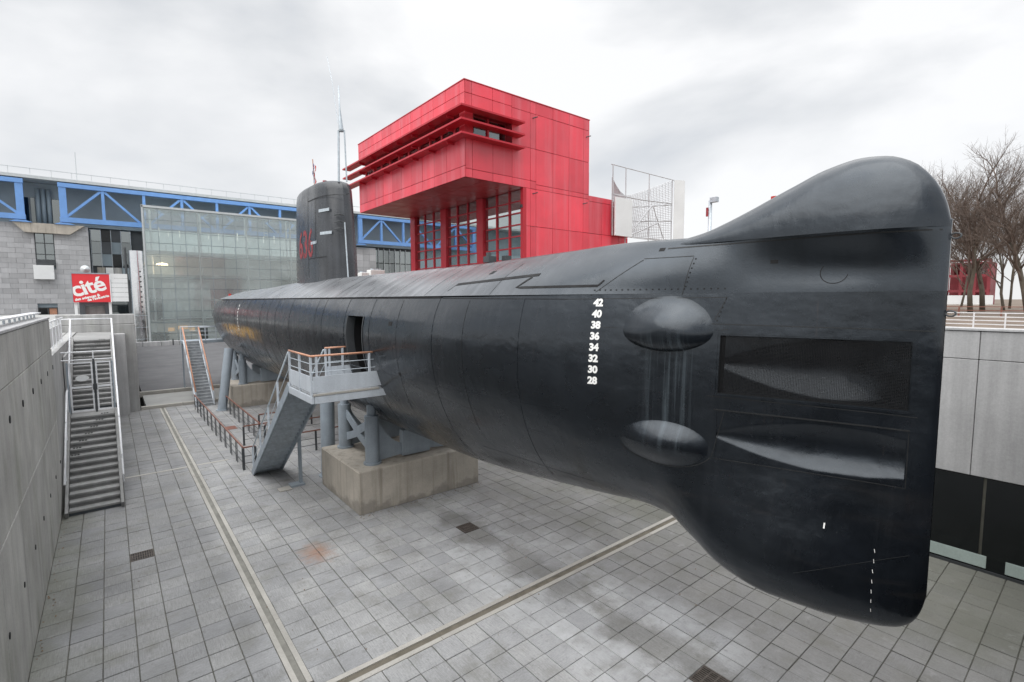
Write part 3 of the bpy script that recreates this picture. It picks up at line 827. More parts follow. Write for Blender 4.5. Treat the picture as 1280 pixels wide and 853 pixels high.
    for i in range(7): part('rivet', ribbon([(4.58-.018*i, 7.2+.075*i), (4.56-.018*i, 7.2+.075*i)], .02, .007, step=.02), 'slot', t)
    for i in range(6): part('rivet', ribbon([(3.97+.02*i, 7.0-.07*i), (3.95+.02*i, 7.0-.07*i)], .02, .007, step=.02), 'slot', t)
    for y, z, w in ((12.6, 6.35, .10), (12.2, 5.0, .07), (5.1, 7.85, .05), (3.35, 7.55, .05), (9.3, 7.62, .07)):
        W([(y-w, z), (y+w, z)], w*1.1, 'slot', 'vent_hole')
    # chalk marks down the stem and the scratches of the dome
    for i in range(7): W([(1.95+.01*random.random(), 3.55-.14*i), (1.95, 3.50-.14*i)], .006, 'white', 'chalk_mark')
    W([(2.52, 3.78), (2.52, 3.70)], .018, 'white', 'chalk_mark')
    # towing rings on the stem
    for z in (7.78, 6.80):
        m = MB(); c = Vector((AX, YB-.045, z)); P = [c+Vector((0, .05*math.cos(a), .035*math.sin(a))) for a in np.linspace(0, 2*math.pi, 13)]
        m.tube(P, .012, 6); part('towing_ring', m, 'dark_metal', t, smooth=True)
    # red lamp on the dome ridge, stern lamp
    m = MB().tube([(AX, 3.62, 8.48), (AX, 3.62, 8.62)], .05, 10); part('marker_lamp', m, 'redlamp', t)
    m = MB().tube([(AX-1.0, 43.4, 7.2), (AX-1.0, 43.4, 7.5)], .09, 10); part('marker_lamp', m, 'redlamp', t)
    # draft marks: figures follow the plating
    def marks(y0, dec, z0, h, bold):
        for k, s in enumerate(dec):
            vs_, fs = text_mesh(s, h*1.38, 0, bold, 'CENTER', .95)
            m = MB(); out = []
            for (a, b, c) in vs_: out.append(surf(y0-a*1.0, z0-.2*k+b-h/2, off=.006))
            m.add(out, fs); part('draft_mark', m, 'white', t, label=f'white draft figure {s} painted on the plating', recalc=False)
    marks(DM[0], ['42', '40', '38', '36', '34', '32', '30', '28'], DM[1], .128, .009)
    marks(33.0, ['42', '40', '38', '36', '34', '32', '30', '28'], 6.7, .118, .012)
    # doorway cut in the side
    m = MB(); X1 = AX-1.72
    sec = [z for z in upz if z <= DZ[1]]
    edge = lambda y: [(AX-float(hb(y, z)), y, z) for z in sec]
    for y in DY: m.grid([edge(y), [(X1, y, z) for z in sec]])
    m.grid([[(X1, y, z) for z in sec] for y in DY])
    for z in (sec[0], sec[-1]): m.grid([[(AX-float(hb(y, z)), y, z) for y in DY], [(X1, y, z) for y in DY]])
    part('doorway', m, 'black', t)
    for y in DY:
        fr = MB()
        fr.grid([[surf(y-.03, z, .015) for z in sec], [surf(y+.03, z, .015) for z in sec]])
        fr.grid([[surf(y+(.03 if y == DY[0] else -.03), z, .015) for z in sec], [surf(y+(.03 if y == DY[0] else -.03), z, -.25) for z in sec]])
        part('door_frame', fr, 'dark_metal', t)
    P = [Vector((X1-.05, 15.0+.32*math.cos(a), 5.68+.34*math.sin(a))) for a in np.linspace(0, 2*math.pi, 25)]
    part('hatch_ring', MB().tube(P, .03, 8), 'galv', t, smooth=True)
    part('hatch_sill', B(X1-.08, X1-.01, 14.75, 15.25, 5.28, 5.35), 'rail_w', t)
    part('wall_sticker', B(X1-.02, X1-.008, 14.92, 15.12, 6.18, 6.36), 'blue_s', t)
    # deck fittings
    m = MB().box(AX-.5, AX-.25, 10.6, 10.85, 7.98, 8.14).box(AX-.15, AX+.02, 10.3, 10.5, 8.02, 8.15)
    m.tube([(AX-.42, 10.72, 8.1), (AX-.42, 10.72, 8.24)], .07, 8); part('deck_cleat', m, 'dark_metal', t)
    # fin
    def fin_sec(n=28, k=1.0):
        pts = []
        y0, y1, wmax = 21.75, 28.2, .88
        for i in range(n+1):
            s = (1-math.cos(math.pi*i/n))/2
            w = wmax*pchip(s, [0, .03, .1, .25, .5, .75, .92, 1], [0, .45, .78, .98, 1, .86, .5, .0])
            pts.append((float(w)*k, y0+(y1-y0)*s))
        return pts
    sec_ = fin_sec(); H0, H1 = 7.6, 12.3
    levels = [(H0, 1.03), (9, 1.01), (10.5, .97), (11.9, .92), (12.15, .89), (12.26, .83), (12.30, .72)]
    def ring(z, k): return [(AX-w*k, 24.8+(y-24.8)*(1-(1.03-k)*.9), z) for w, y in sec_] + [(AX+w*k, 24.8+(y-24.8)*(1-(1.03-k)*.9), z) for w, y in reversed(sec_[1:-1])]
    rg = [ring(z, k)+[ring(z, k)[0]] for z, k in levels]
    m = MB().grid(rg); top = ring(*levels[-1]); m.add(top, [tuple(range(len(top)))])
    fin = part('fin', m, 'sail', t, smooth=True, auto=50)
    def fx(y, z, off=.008):
        s = (y-21.75)/6.45; w = .88*float(pchip(s, [0, .03, .1, .25, .5, .75, .92, 1], [0, .45, .78, .98, 1, .86, .5, .0]))
        return Vector((AX-w*float(pchip(z, [7.6, 9, 10.5, 11.9, 12.3], [1.03, 1.01, .97, .92, .72]))-off, y, z))
    vs_, fs = text_mesh('636', 1.9, 0, .03, 'CENTER', 1.0)
    m = MB().add([fx(24.75-a*.78, 9.02+b*.95) for a, b, c in vs_], fs); part('hull_number', m, 'tank', fin, label='faded red number 636 on the fin', recalc=False)
    for pts in ([(24.3, z) for z in np.linspace(8.1, 12.1, 12)], [(y, 8.9) for y in np.linspace(22.4, 24.3, 10)], [(y, 11.55) for y in np.linspace(21.3, 24.3, 10)], [(23.3, z) for z in np.linspace(8.9, 11.6, 8)]):
        m = MB(); m.grid([[fx(y, z, .009) for y, z in pts], [fx(y+.03, z+.03, .009) for y, z in pts]]); part('weld_seam', m, 'slot', fin)
    for y, z in ((22.2, 10.9), (22.1, 9.9), (23.2, 9.55)):
        m = MB(); m.grid([[fx(y, z, .01), fx(y, z+.13, .01)], [fx(y+.75, z, .01), fx(y+.75, z+.13, .01)]]); part('pale_plate', m, 'galv', fin)
    for z in (10.1, 10.4, 10.7): part('step_rung', MB().tube([(AX-.12, 21.75, z), (AX-.35, 21.66, z), (AX-.45, 21.95, z)], .03, 6), 'dark_metal', fin)
    m = MB().tube([(AX-.05, 21.62, 7.9), (AX-.05, 21.84, 10.4)], .032, 8); part('lit_edge_strip', m, 'galv', fin)  # thin pale tube added for the light on the fin's front edge
    # masts on the fin
    m = MB().tube([(AX-.12, 22.2, 12.2), (AX-.06, 22.2, 14.4)], .05, 8); part('mast_tube', m, 'galv', t)
    m = MB().tube([(AX+.16, 22.0, 12.2), (AX+.12, 22.0, 14.4)], .035, 8); part('mast_tube', m, 'galv', t)
    m = MB().tube([(AX+.02, 22.1, 14.35), (AX+.02, 22.1, 14.45), (AX, 22.12, 14.9), (AX, 22.15, 15.3), (AX, 22.2, 16.3)], [.11, .11, .075, .04, .025], 8); part('mast_head', m, 'galv', t, smooth=True)
    m = MB().tube([(AX, 22.4, 14.8), (AX, 22.9, 16.6), (AX, 23.5, 18.0)], [.014, .012, .010], 5); part('whip_aerial', m, 'galv', t)
    m = MB().tube([(AX-.25, 23.6, 12.25), (AX-.25, 23.6, 12.48)], .1, 8); part('periscope_cap', m, 'tank', t)
    f = thing('flag', (AX-.3, 24.9, 12.25), 'small faded tricolour flag hanging limp on the submarine fin', 'flag')
    part('staff', MB().tube([(AX-.3, 24.9, 12.2), (AX-.3, 25.05, 13.75)], .022, 6), 'wood', f)
    for i, mt in enumerate(('flag_b', 'flag_w', 'flag_r')):
        a = [(AX-.32+.05*math.sin(k*1.7), 24.98-.11*i-.03*math.sin(k), 13.55-.17*k-.06*i) for k in range(6)]
        b = [(AX-.34+.06*math.sin(k*1.7+1), 24.98-.11*(i+1)-.03*math.sin(k+.8), 13.55-.17*k-.06*(i+1)-.05) for k in range(6)]
        m = MB().grid([a, b]); m.grid([[(p[0]+.01, p[1], p[2]) for p in a], [(p[0]+.01, p[1], p[2]) for p in b]]); part('stripe', m, mt, f, smooth=True)
DM = (5.98, 6.94)
submarine()

# ------------------------------------------------------------------ plinths, cradles, props
def plinth(y0, lab):
    t = thing('concrete_plinth', (AX, y0+1.85, 0), lab, 'plinth', 'plinths under the submarine')
    part('block', B(5.98, 10.7, y0, y0+3.65, -.02, 1.44), 'plinth', t, bevel=.035)
plinth(15.22, 'near stained concrete plinth below the gangway door'); plinth(36.1, 'far concrete plinth under the stern')
def cradle(y0, lab):
    t = thing('steel_cradle', (AX, y0+1.8, 1.44), lab, 'cradle', 'steel cradles on the plinths')
    ya, yb = y0+.62, y0+3.1; Z0 = 1.44
    for s in (-1, 1):
        for y in (ya, yb):
            x = AX+s*1.62; top = 3.35
            p = part('pipe_leg', MB().tube([(x, y, Z0), (x, y, top-.25)], .235, 20), 'steel', t, smooth=True, auto=40)
            part('base_flange', MB().tube([(x, y, Z0), (x, y, Z0+.06)], .30, 20), 'steel', t, smooth=True, auto=40)
            part('head', MB().tube([(x, y, top-.25), (x, y, top+.1)], .15, 16), 'steel', t, smooth=True, auto=40)
        # X-shaped brace plate between the two legs of a side
        m = MB(); x = AX+s*1.62; zz = [(ya+.2, 1.75), (ya+.2, 2.05), (ya+.95, 2.28), (ya+.2, 2.62), (ya+.2, 2.92), (ya+1.24, 2.48), (yb-.2, 2.92), (yb-.2, 2.62), (yb-.95, 2.28), (yb-.2, 2.05), (yb-.2, 1.75), (ya+1.24, 2.10)]
        c = [(ya+1.24, 2.29)]
        m.add([(x-.03, a, b) for a, b in zz] + [(x+.03, a, b) for a, b in zz], [tuple(range(12))[::-1], tuple(range(12, 24))] + [(i, (i+1) % 12, 12+(i+1) % 12, 12+i) for i in range(12)])
        part('cross_brace', m, 'steel', t)
    for y in (ya, yb):     # saddle plate, top edge hollowed
        for s in (-1, 1):
            top = [(1.42-.1*i, 2.95-1.0*math.sin(min(1, i/10)*math.pi/2)**.8) for i in range(13)]
            poly = [(.0, 1.62), (1.42, 1.50)] + top + [(0, 1.85)]
            pts = [(AX+s*a, b) for a, b in poly]
            m = MB().prism(pts, lambda a, b: (a, y-.04, b), lambda a, b: (a, y+.04, b)); part('saddle_plate', m, 'steel', t)
        part('keel_block', B(AX-.55, AX+.55, y-.12, y+.12, 1.5, 2.42), 'steel', t, bevel=.02)
cradle(15.22, 'grey steel cradle with pipe legs on the near plinth'); cradle(36.1, 'grey steel cradle with pipe legs on the far plinth')
def prop(x, y, x2, y2, z2, lab):
    t = thing('steel_prop', (x, y, 0), lab, 'prop', 'pipe props standing on the ground')
    part('pipe', MB().tube([(x, y, 0), (x2, y2, z2)], .27, 22), 'steel', t, smooth=True, auto=40)
    part('base_plate', MB().tube([(x, y, 0), (x, y, .05)], .36, 20), 'steel', t, smooth=True, auto=40)
prop(6.5, 19.7, 6.55, 19.7, 3.3, 'tall grey pipe prop behind the near plinth'); prop(5.32, 36.0, 5.95, 36.4, 3.9, 'tall grey pipe prop at the stern beside the far plinth')

# ------------------------------------------------------------------ steel gangway to the door
def stair_flight(t, xa, xb, ya, za, yb, zb, n, tread_mat, str_mat, sw=.05, sh=.26, closed=True, nose=.03):
    """flight from (ya, za) up to (yb, zb): n treads and two stringers"""
    for k in range(n):
        y = ya+(yb-ya)*(k+.5)/n; z = za+(zb-za)*(k+1)/n; d = abs(yb-ya)/n
        m = B(xa+sw/2+.004, xb-sw/2-.004, y-d*.5-.02, y+d*.5+.09, z-.05, z-.005)
        part('tread', m, tread_mat, t)
        if closed:
            yr = y-(yb-ya)/n*.5
            part('riser', B(xa+sw/2+.006, xb-sw/2-.006, yr-.006, yr+.006, z-(zb-za)/n, z-.047), tread_mat, t)
    for x in (xa, xb):
        m = MB().bar((x, ya, za+.02), (x, yb, zb-.02), sw, sh); part('stringer', m, str_mat, t)
def rail_along(t, pts, wood, posts=None, post_h=1.0, mids=(.35, .68), w=.055, post_mat='steel_l', rail_r=.03):
    part('handrail', MB().tube([(p[0], p[1], p[2]+post_h) for p in pts], rail_r, 8), wood, t, smooth=True)
    for q in mids: part('mid_rail', MB().tube([(p[0], p[1], p[2]+post_h*q) for p in pts], .012, 6), 'galv', t)
    for p in (posts or []): part('post', B(p[0]-w/2, p[0]+w/2, p[1]-w/2, p[1]+w/2, p[2]-.05, p[2]+post_h-.02), post_mat, t)
def gangway():
    t = thing('gangway', (4.7, 17, 0), 'grey steel gangway stair and landing with orange handrail at the submarine door', 'gangway')
    xa, xb = 4.18, 5.24; y0, y1 = 13.75, 15.9; zd = 4.42
    xh = lambda y: AX-float(hb(y, 4.3))-.06
    part('deck_plate', MB().prism([(xa, y0), (xh(y0), y0), (xh(y1), y1), (xa, y1)], lambda a, b: (a, b, zd-.04), lambda a, b: (a, b, zd)), 'tread', t)
    part('edge_beam', B(xa-.03, xa+.05, y0, y1, zd-.25, zd-.045), 'steel_l', t, bevel=.006)
    part('edge_beam', B(xa+.055, xh(y0)+.2, y0-.04, y0+.04, zd-.25, zd-.045), 'steel_l', t, bevel=.006)
    part('edge_beam', B(xa+.055, xh(y1), y1-.04, y1+.04, zd-.26, zd-.045), 'steel', t, bevel=.006)
    for y in (14.4, 15.1): part('cross_beam', B(xa+.06, xh(y)-.05, y-.04, y+.04, zd-.2, zd-.045), 'steel', t)
    part('timber_strip', B(xa+.02, xh(y0)-.1, y0-.05, y0-.005, zd-.035, zd+.02), 'kerb', t)
    # infill sheets
    part('infill_panel', B(xa-.012, xa+.012, y0+.06, y1-.06, zd+.06, zd+.50), 'steel_l', t)
    part('infill_panel', MB().prism([(xa+.03, zd+.06), (xh(y0)+.12, zd+.06), (xh(y0)-.12, zd+.50), (xa+.03, zd+.50)], lambda a, b: (a, y0-.012, b), lambda a, b: (a, y0+.012, b)), 'steel_l', t)
    part('infill_panel', MB().prism([(xb+.05, zd+.06), (xh(y1)+.1, zd+.06), (xh(y1)-.12, zd+.46), (xb+.05, zd+.46)], lambda a, b: (a, y1-.012, b), lambda a, b: (a, y1+.012, b)), 'steel_l', t)
    # rails
    rail_along(t, [(xa, y1-.03, zd), (xa, y0+.03, zd)], 'wood', [(xa, y1-.06, zd), (xa, (y0+y1)/2, zd), (xa, y0+.06, zd)], 1.06, (.58, .8))
    rail_along(t, [(xa, y0+.03, zd), (xh(y0)-.05, y0+.03, zd)], 'wood', [(xa+.14, y0+.03, zd), (xh(y0)-.35, y0+.03, zd)], 1.06, (.58, .8))
    rail_along(t, [(xb+.02, y1, zd), (xh(y1)-.05, y1, zd)], 'wood', [(xb+.04, y1, zd), (xb+.16, y1, zd), (xh(y1)-.35, y1, zd)], 1.06, (.58, .8))
    stair_flight(t, xa, xb, 21.8, 0, y1+.05, zd-.02, 22, 'galv', 'steel', .06, .27)
    for x in (xa, xb):
        P = [(x, 21.75-.97*k*1.45, .1+.735*k*1.45*.98) for k in range(5)]
        P = [(x, 21.6+(y1+.05-21.6)*k/4, .12+(zd-.12)*k/4) for k in range(5)]
        rail_along(t, [P[0], P[-1]], 'galv', P[:-1], 1.0, (.5,), .06, 'steel_l', .026)
    part('stair_leg', B(5.30, 5.40, 19.33, 19.47, 0, 2.0), 'steel', t)
    part('foot_plate', B(4.95, 5.45, 19.2, 19.6, 0, .07), 'steel', t); part('foot_plate', B(4.5, 4.93, 19.0, 19.4, 0, .035), 'kerb', t)
gangway()
def stern_gangway():
    t = thing('gangway', (4.8, 42, 0), 'second steel gangway with orange handrails at the stern of the submarine', 'gangway')
    xa, xb = 4.18, 5.18; ya, yb, zd = 37.6, 42.6, 4.0
    ya, yb = 38.1, 43.6
    stair_flight(t, xa, xb, ya, 0, yb, zd, 22, 'tread', 'steel_l', .07, .24, nose=0)
    part('landing', B(xa-.05, 8.0, yb+.02, yb+1.6, zd-.2, zd), 'steel', t)
    part('landing_post', B(xa, xa+.1, yb+1.3, yb+1.4, 0, zd-.2), 'steel', t)
    for x in (xa, xb):
        P = [(x, ya+(yb-ya)*k/4, .05+(zd-.05)*k/4) for k in range(5)]
        part('handrail', MB().tube([(x, ya, 1.0), (x, yb, zd+1.0)], .045, 8), 'wood', t, smooth=True)
        part('side_plate', MB().bar((x, ya, .75), (x, yb, zd+.75), .03, .28), 'steel_l', t)
        for p in P: part('post', B(x-.035, x+.035, p[1]-.035, p[1]+.035, p[2], p[2]+.95), 'steel_l', t)
    rail_along(t, [(xa-.02, yb+1.55, zd), (6.6, yb+1.55, zd)], 'steel_l', [(xa, yb+1.55, zd), (5.4, yb+1.55, zd)], 1.0)
    rail_along(t, [(xb+.1, yb+.04, zd), (6.4, yb+.04, zd)], 'steel_l', [(5.6, yb+.04, zd), (6.3, yb+.04, zd)], 1.0)
stern_gangway()

# ------------------------------------------------------------------ left stair, gate
def left_stair():
    t = thing('stone_stair', (-.7, 25, 0), 'pale stone stair with white handrails climbing along the left concrete wall', 'stair')
    xa, xb = -1.40, .03; Y = [21.2, 25.75, 26.9, 31.7]; Z = [0, 2.5, 5.12]
    def flight(ya, za, yb, zb, n, grips):
        for k in range(n):
            y = ya+(yb-ya)*k/n; z = za+(zb-za)*(k+1)/n; d = (yb-ya)/n
            part('tread', B(xa+.05, xb-.05, y-.03, y+d+.02, z-.075, z), 'stair', t, bevel=.008)
            part('riser', B(xa+.055, xb-.055, y+.02, y+.045, z-(zb-za)/n+.002, z-.077), 'dkpanel' if k == 0 else 'stair', t)
            if k in grips:
                s = grips[k]; x = xa+.1+(xb-xa-.25)*s
                for q in range(3):
                    if x+.085*q < xb-.12 and x+.085*q > xa+.02: part('grip_strip', B(x+.085*q, x+.085*q+.06, y+.05, y+d-.07, z+.001, z+.006), 'strip', t)
        for x in (xa, xb): part('stringer', MB().bar((x, ya-.15, za+.05), (x, yb, zb+.02), .08, .34), 'stair', t)
    flight(Y[0], 0, Y[1], Z[1], 14, {13: .72, 12: .58, 11: .44, 10: .30, 9: .16, 8: .02, 7: -.02})
    flight(Y[2], Z[1], Y[3], Z[2], 15, {14: .74, 13: .60, 12: .46, 11: .34, 10: .22})
    part('landing', B(xa+.05, xb-.05, Y[1]+.0, Y[2]-.02, Z[1]-.2, Z[1]-.001), 'stair', t)
    part('landing_beam', B(xa, xb, Y[1]+.3, Y[1]+.55, Z[1]-.5, Z[1]-.21), 'conc', t)
    part('bridge_slab', B(xa-.12, xb+.05, Y[3]+.03, 38.98, Z[2]-.34, Z[2]), 'stair', t, bevel=.02)
    part('upper_side', B(xa-.12, xa-.05, Y[2], Y[3]+.5, 2.0, Z[2]-.36), 'conc', t)
    part('upper_back', B(xa+.06, xb-.06, Y[3]+.5, Y[3]+.6, -.2, Z[2]-.36), 'conc', t)
    # handrails
    for x in (xa-.03, xb+.07):
        P = [(x, Y[0]+.45, .95), (x, Y[1], Z[1]+.95), (x, Y[2], Z[1]+1.0), (x, Y[3], Z[2]+1.0)]
        part('handrail', MB().tube(P, .035, 10), 'rail_w', t, smooth=True)
        for y, z in ((22.3, .62), (24.2, 1.66), (25.9, 2.5), (28.2, 3.2), (30.1, 4.25), (31.7, 5.12)):
            part('post', MB().tube([(x, y, z-.1), (x, y, z+.93)], .022, 6), 'rail_w', t)
    part('top_rail', MB().tube([(xa-.6, Y[3]+.05, 6.12), (xb+.07, Y[3]+.05, 6.12)], .03, 8), 'rail_w', t, smooth=True)
    r_ = thing('terrace_railing', (-1.7, 27, TZ), 'white panel railing on the terrace between the wall end and the left stair', 'railing')
    for k in range(6):
        y = 22.6+1.55*k; part('post', B(-1.74, -1.68, y, y+.06, TZ, 6.2), 'rail_w', r_)
        if k < 5: part('panel', B(-1.72, -1.70, y+.1, y+1.5, TZ+.15, 5.98), 'wpanel', r_)
    part('top_rail', MB().tube([(-1.71, 22.4, 6.22), (-1.71, 31.7, 6.22)], .03, 8), 'rail_w', r_)
    g = thing('steel_gate', (-.7, 26.0, 2.5), 'pale steel double gate closing the landing of the left stair', 'gate')
    y = 26.15; z0, z1 = Z[1]+.06, Z[1]+2.05
    for a, b in ((xa+.06, -.62), (-.53, xb-.07)):
        for nm, m in (('gate_leaf_frame', MB().box(a, a+.05, y-.025, y+.025, z0, z1).box(b-.05, b, y-.025, y+.025, z0, z1).box(a+.05, b-.05, y-.025, y+.025, z1-.05, z1).box(a+.05, b-.05, y-.025, y+.025, z0, z0+.06).box(a+.05, b-.05, y-.025, y+.025, z0+.95, z0+1.02)),): part(nm, m, 'rail_w', g)
    part('centre_post', B(-.61, -.54, y-.04, y+.04, Z[1], z1+.12), 'dark_metal', g)
    part('hinge_post', B(xa-.02, xa+.04, y-.03, y+.03, Z[1], z1), 'steel', g); part('hinge_post', B(xb-.05, xb+.0, y-.03, y+.03, Z[1], z1), 'steel', g)
    part('lock_box', B(-.64, -.51, y-.07, y-.03, z0+.86, z0+1.1), 'dark_metal', g)
    for zz in (z1+.10, z1+.42): part('top_bar', MB().tube([(xa-.2, y, zz), (xb-.02, y, zz)], .025, 6), 'rail_w', g)
    for x in (xa-.2, -.575): part('upright', MB().tube([(x, y, z1-.0), (x, y, z1+.45)], .022, 6), 'rail_w', g)
    part('notice_plate', MB().add([(xa+.45+.21*math.cos(a), y-.03, z0+1.35+.12*math.sin(a)) for a in np.linspace(0, 2*math.pi, 20, endpoint=False)] + [(xa+.45+.21*math.cos(a), y-.015, z0+1.35+.12*math.sin(a)) for a in np.linspace(0, 2*math.pi, 20, endpoint=False)],
         [tuple(range(20))[::-1], tuple(range(20, 40))] + [(i, (i+1) % 20, 20+(i+1) % 20, 20+i) for i in range(20)]), 'wpanel', g)
left_stair()

# ------------------------------------------------------------------ queue barriers
def barrier(a, b, lab, loc=None, pairs=True, h=.95):
    a = Vector((*a, 0)); b = Vector((*b, 0)); d = b-a; n = max(1, int(d.length/1.25)); u = d.normalized()
    t = thing('queue_barrier', (a+b)/2, lab, 'barrier', 'queue barriers in front of the submarine')
    part('top_rail', MB().bar(a+Vector((0, 0, h)), b+Vector((0, 0, h)), .055, .05), 'brown', t)
    for q in (.3, .62): part('wire', MB().bar(a+Vector((0, 0, h*q)), b+Vector((0, 0, h*q)), .018, .018), 'dark_metal', t)
    for k in range(n+1):
        for s in ((-.14, .14) if pairs else (0,)):
            p = a+d*(k/n)+u*(s if 0 < k < n else (abs(s) if k == 0 else -abs(s)))
            part('post', MB().bar(p, p+Vector((0, 0, h-.02)), .02, .09, up=u), 'dark_metal', t)
barrier((4.0, 22.6), (4.0, 37.4), 'long brown railed barrier beside the drain channel')
barrier((4.0, 22.5), (4.45, 22.5), 'short barrier return at the foot of the gangway stair', pairs=False)
barrier((5.5, 26.6), (5.5, 35.6), 'middle barrier running towards the far plinth')
barrier((4.75, 26.4), (5.9, 26.4), 'short cross barrier before the middle barrier', pairs=False)
barrier((5.6, 23.4), (8.8, 23.4), 'barrier behind the gangway stair, nearer to the near plinth', pairs=False)
barrier((5.6, 26.0), (8.8, 26.0), 'barrier behind the gangway stair, farther from the near plinth', pairs=False)
barrier((5.9, 28.6), (8.6, 28.6), 'cross barrier below the hull in front of the far plinth', pairs=False)
tag(part('metal_plate', B(4.6, 5.15, 30.2, 31.0, -.02, .014), 'brown'), 'rusty square plate lying on the paving between the long barrier and the middle barrier', 'plate')

# ------------------------------------------------------------------ science museum
FY = 116.0
def museum():
    t = thing('museum_building', (15, 125, -3), 'huge grey stone museum with blue roof trusses behind the greenhouse', 'museum building')
    part('upper_storey', B(-60, 110, 119.2, 160, 20.2, 27.2), 'slate', t)
    part('roof_edge', B(-60, 110, 115.2, 160, 27.25, 27.75), 'frame', t)
    for k in range(30): part('roof_rail_post', B(-14+2.6*k, -13.94+2.6*k, 115.6, 115.7, 27.75, 28.9), 'frame', t)
    part('roof_rail', B(-14, 70, 115.6, 115.7, 28.85, 28.95), 'frame', t)
    part('roof_mast', MB().tube([(-3, 118, 27.7), (-3, 118, 33)], .07, 6), 'frame', t)
    part('lower_core', B(-60, 110, 120, 160, -3, 20.15), 'dkpanel', t)
    part('stone_backing', B(-60, -1.95, 116.35, 119.9, -3, 19.95), 'slate', t)
    # granite blocks with real joints
    wins = [(-8.95, -6.5, 12.95, 18.7), (-9.2, -6.7, 4.2, 5.9)]
    z = 3.2; row = 0
    while z < 19.9:
        h = min(.84, 19.95-z); x = -17.0 - (.95 if row % 2 else 0)
        while x < -1.95:
            x1 = min(x+1.9, -1.95)
            segs = [(x, x1)]
            for wx0, wx1, wz0, wz1 in wins:
                if z+h > wz0+.1 and z < wz1-.1:
                    new = []
                    for a, b in segs:
                        if a < wx0 and b > wx0: new.append((a, wx0))
                        if a < wx1 and b > wx1: new.append((wx1, b))
                        if b <= wx0 or a >= wx1: new.append((a, b))
                    segs = new
            for a, b in segs:
                if b-a > .15: part('stone_block', B(a+.012, b-.012, FY+random.uniform(0, .03), 116.36, z+.012, z+h-.012), 'stone', t)
            x += 1.9
        z += .84; row += 1
    part('corbel', MB().prism([(-11.4, 20.0), (-2.4, 20.0), (-4.4, 18.4), (-10.0, 18.4)], lambda a, b: (a, 115.3, b), lambda a, b: (a, FY-.02, b)), 'plinth', t)
    # windows in the stone
    for i, (a, b, c, d) in enumerate(wins):
        w = part('window', B(a+.05, b-.05, 116.25, 116.33, c+.05, d-.05), 'glass_d' if i == 0 else 'dkglass', t)
        fr = MB()
        for x in (a, (a+b)/2-.06, b-.12): fr.box(x, x+.12, 116.05, 116.24, c, d)
        for zz in np.linspace(c, d-.12, 4 if i == 0 else 2): fr.box(a+.13, (a+b)/2-.07, 116.06, 116.23, zz, zz+.12).box((a+b)/2+.07, b-.13, 116.06, 116.23, zz, zz+.12)
        part('frame', fr, 'dark_metal', w)
    part('balcony_rail', B(-8.9, -6.5, 115.7, 115.8, 13.0, 14.0), 'dark_metal', t)
    part('white_box', B(-9.3, -6.75, 115.2, FY-.03, 10.65, 13.0), 'wpanel', t, bevel=.03)
    part('display', B(-7.8, -6.8, 116.2, 116.24, 4.4, 5.8), 'wood', t)
    # recess between the stone wall and the greenhouse
    for k in range(4):
        for j in range(3):
            x = -1.7+1.45*k; z = 13.4+2.25*j
            mt = ['dkpanel', 'dkglass', 'slate'][(k*2+j) % 3] if k in (1, 2) else 'glass_d'
            part('facade_panel', B(x+.03, x+1.42, 119.6, 119.75, z+.03, z+2.2), mt, t)
    for k in range(5): part('facade_mullion', B(-1.8+1.45*k, -1.7+1.45*k, 119.3, 119.55, 4, 20), 'galv', t)
    for k in range(4): part('display_panel', B(-1.1+1.2*k, -.0+1.2*k, 118.6, 118.7, 10.9, 13.1), ['plinth', 'wpanel', 'conc', 'slate'][k], t)
    for x in (-8.3, -7.6, -6.9): part('duct_pipe', MB().tube([(x, 118.6, 20.3), (x, 118.6, 26.2)], .3, 10), 'slate', t, smooth=True)
    for x, w in ((-10.2, 1.4), (-5.9, 1.3), (-9.0, .5)): part('window_strip', B(x-w/2, x+w/2, 118.9, 119.1, 20.5, 24.6), 'glass_d', t)
    # right part seen between fin and pavilion
    x = 43.5; 
    for r_ in range(10):
        for c in range(5):
            a = 43.5+1.6*c; part('stone_block', B(a+.015, a+1.585, FY+random.uniform(0, .03), 116.3, 4+1.55*r_, 5.52+1.55*r_), 'stone', t)
    part('stone_backing', B(43.2, 51.6, 116.31, 119, -3, 19.6), 'slate', t)
    for k in range(7):
        for j in range(4):
            w = part('window', B(51.8+1.5*k, 53.2+1.5*k, 118.6, 118.7, 6.4+3.3*j, 9.5+3.3*j), 'glass_d', t)
        part('facade_mullion', B(51.68+1.5*k, 51.78+1.5*k, 118.3, 118.55, 4, 19.8), 'frame', t)
    # blue trusses
    def truss(x0, x1, bays, start_post=True):
        zt, zb, y = 26.95, 20.9, 115.6
        part('top_chord', B(x0, x1, y-.4, y+.4, zt-.60, zt+.10), 'blue', t); part('bottom_chord', B(x0, x1, y-.4, y+.4, zb-.45, zb+.40), 'blue', t)
        n = bays; d = (x1-x0)/n
        for k in range(n+1):
            x = x0+d*k; w = .48 if k in (0, n) else .22
            if k == 0: x += .55
            if k == n: x -= .55
            part('truss_post', B(x-w, x+w, y-.3, y+.3, zb+.41, zt-.61), 'blue', t)
        for k in range(n):
            a, b = x0+d*k, x0+d*(k+1)
            if k % 2 == 0: p, q = (a+.8, y, zb+.4), (b-.3, y, zt-.8)
            else: p, q = (a+.3, y, zt-.8), (b-.8, y, zb+.4)
            part('truss_diagonal', MB().bar(p, q, .38, .5, up=(0, 1, 0)), 'blue', t)
        for x in (x0+.6, x1-.6): part('bearing', MB().prism([(x-1.4, 20.02), (x+1.4, 20.02), (x+.6, 20.32), (x-.6, 20.32)], lambda a, b: (a, y-.5, b), lambda a, b: (a, y+.38, b)), 'blue', t)
    truss(-36, -9.7, 4); truss(-5.5, 41.5, 8); truss(47.0, 94, 8)
museum()
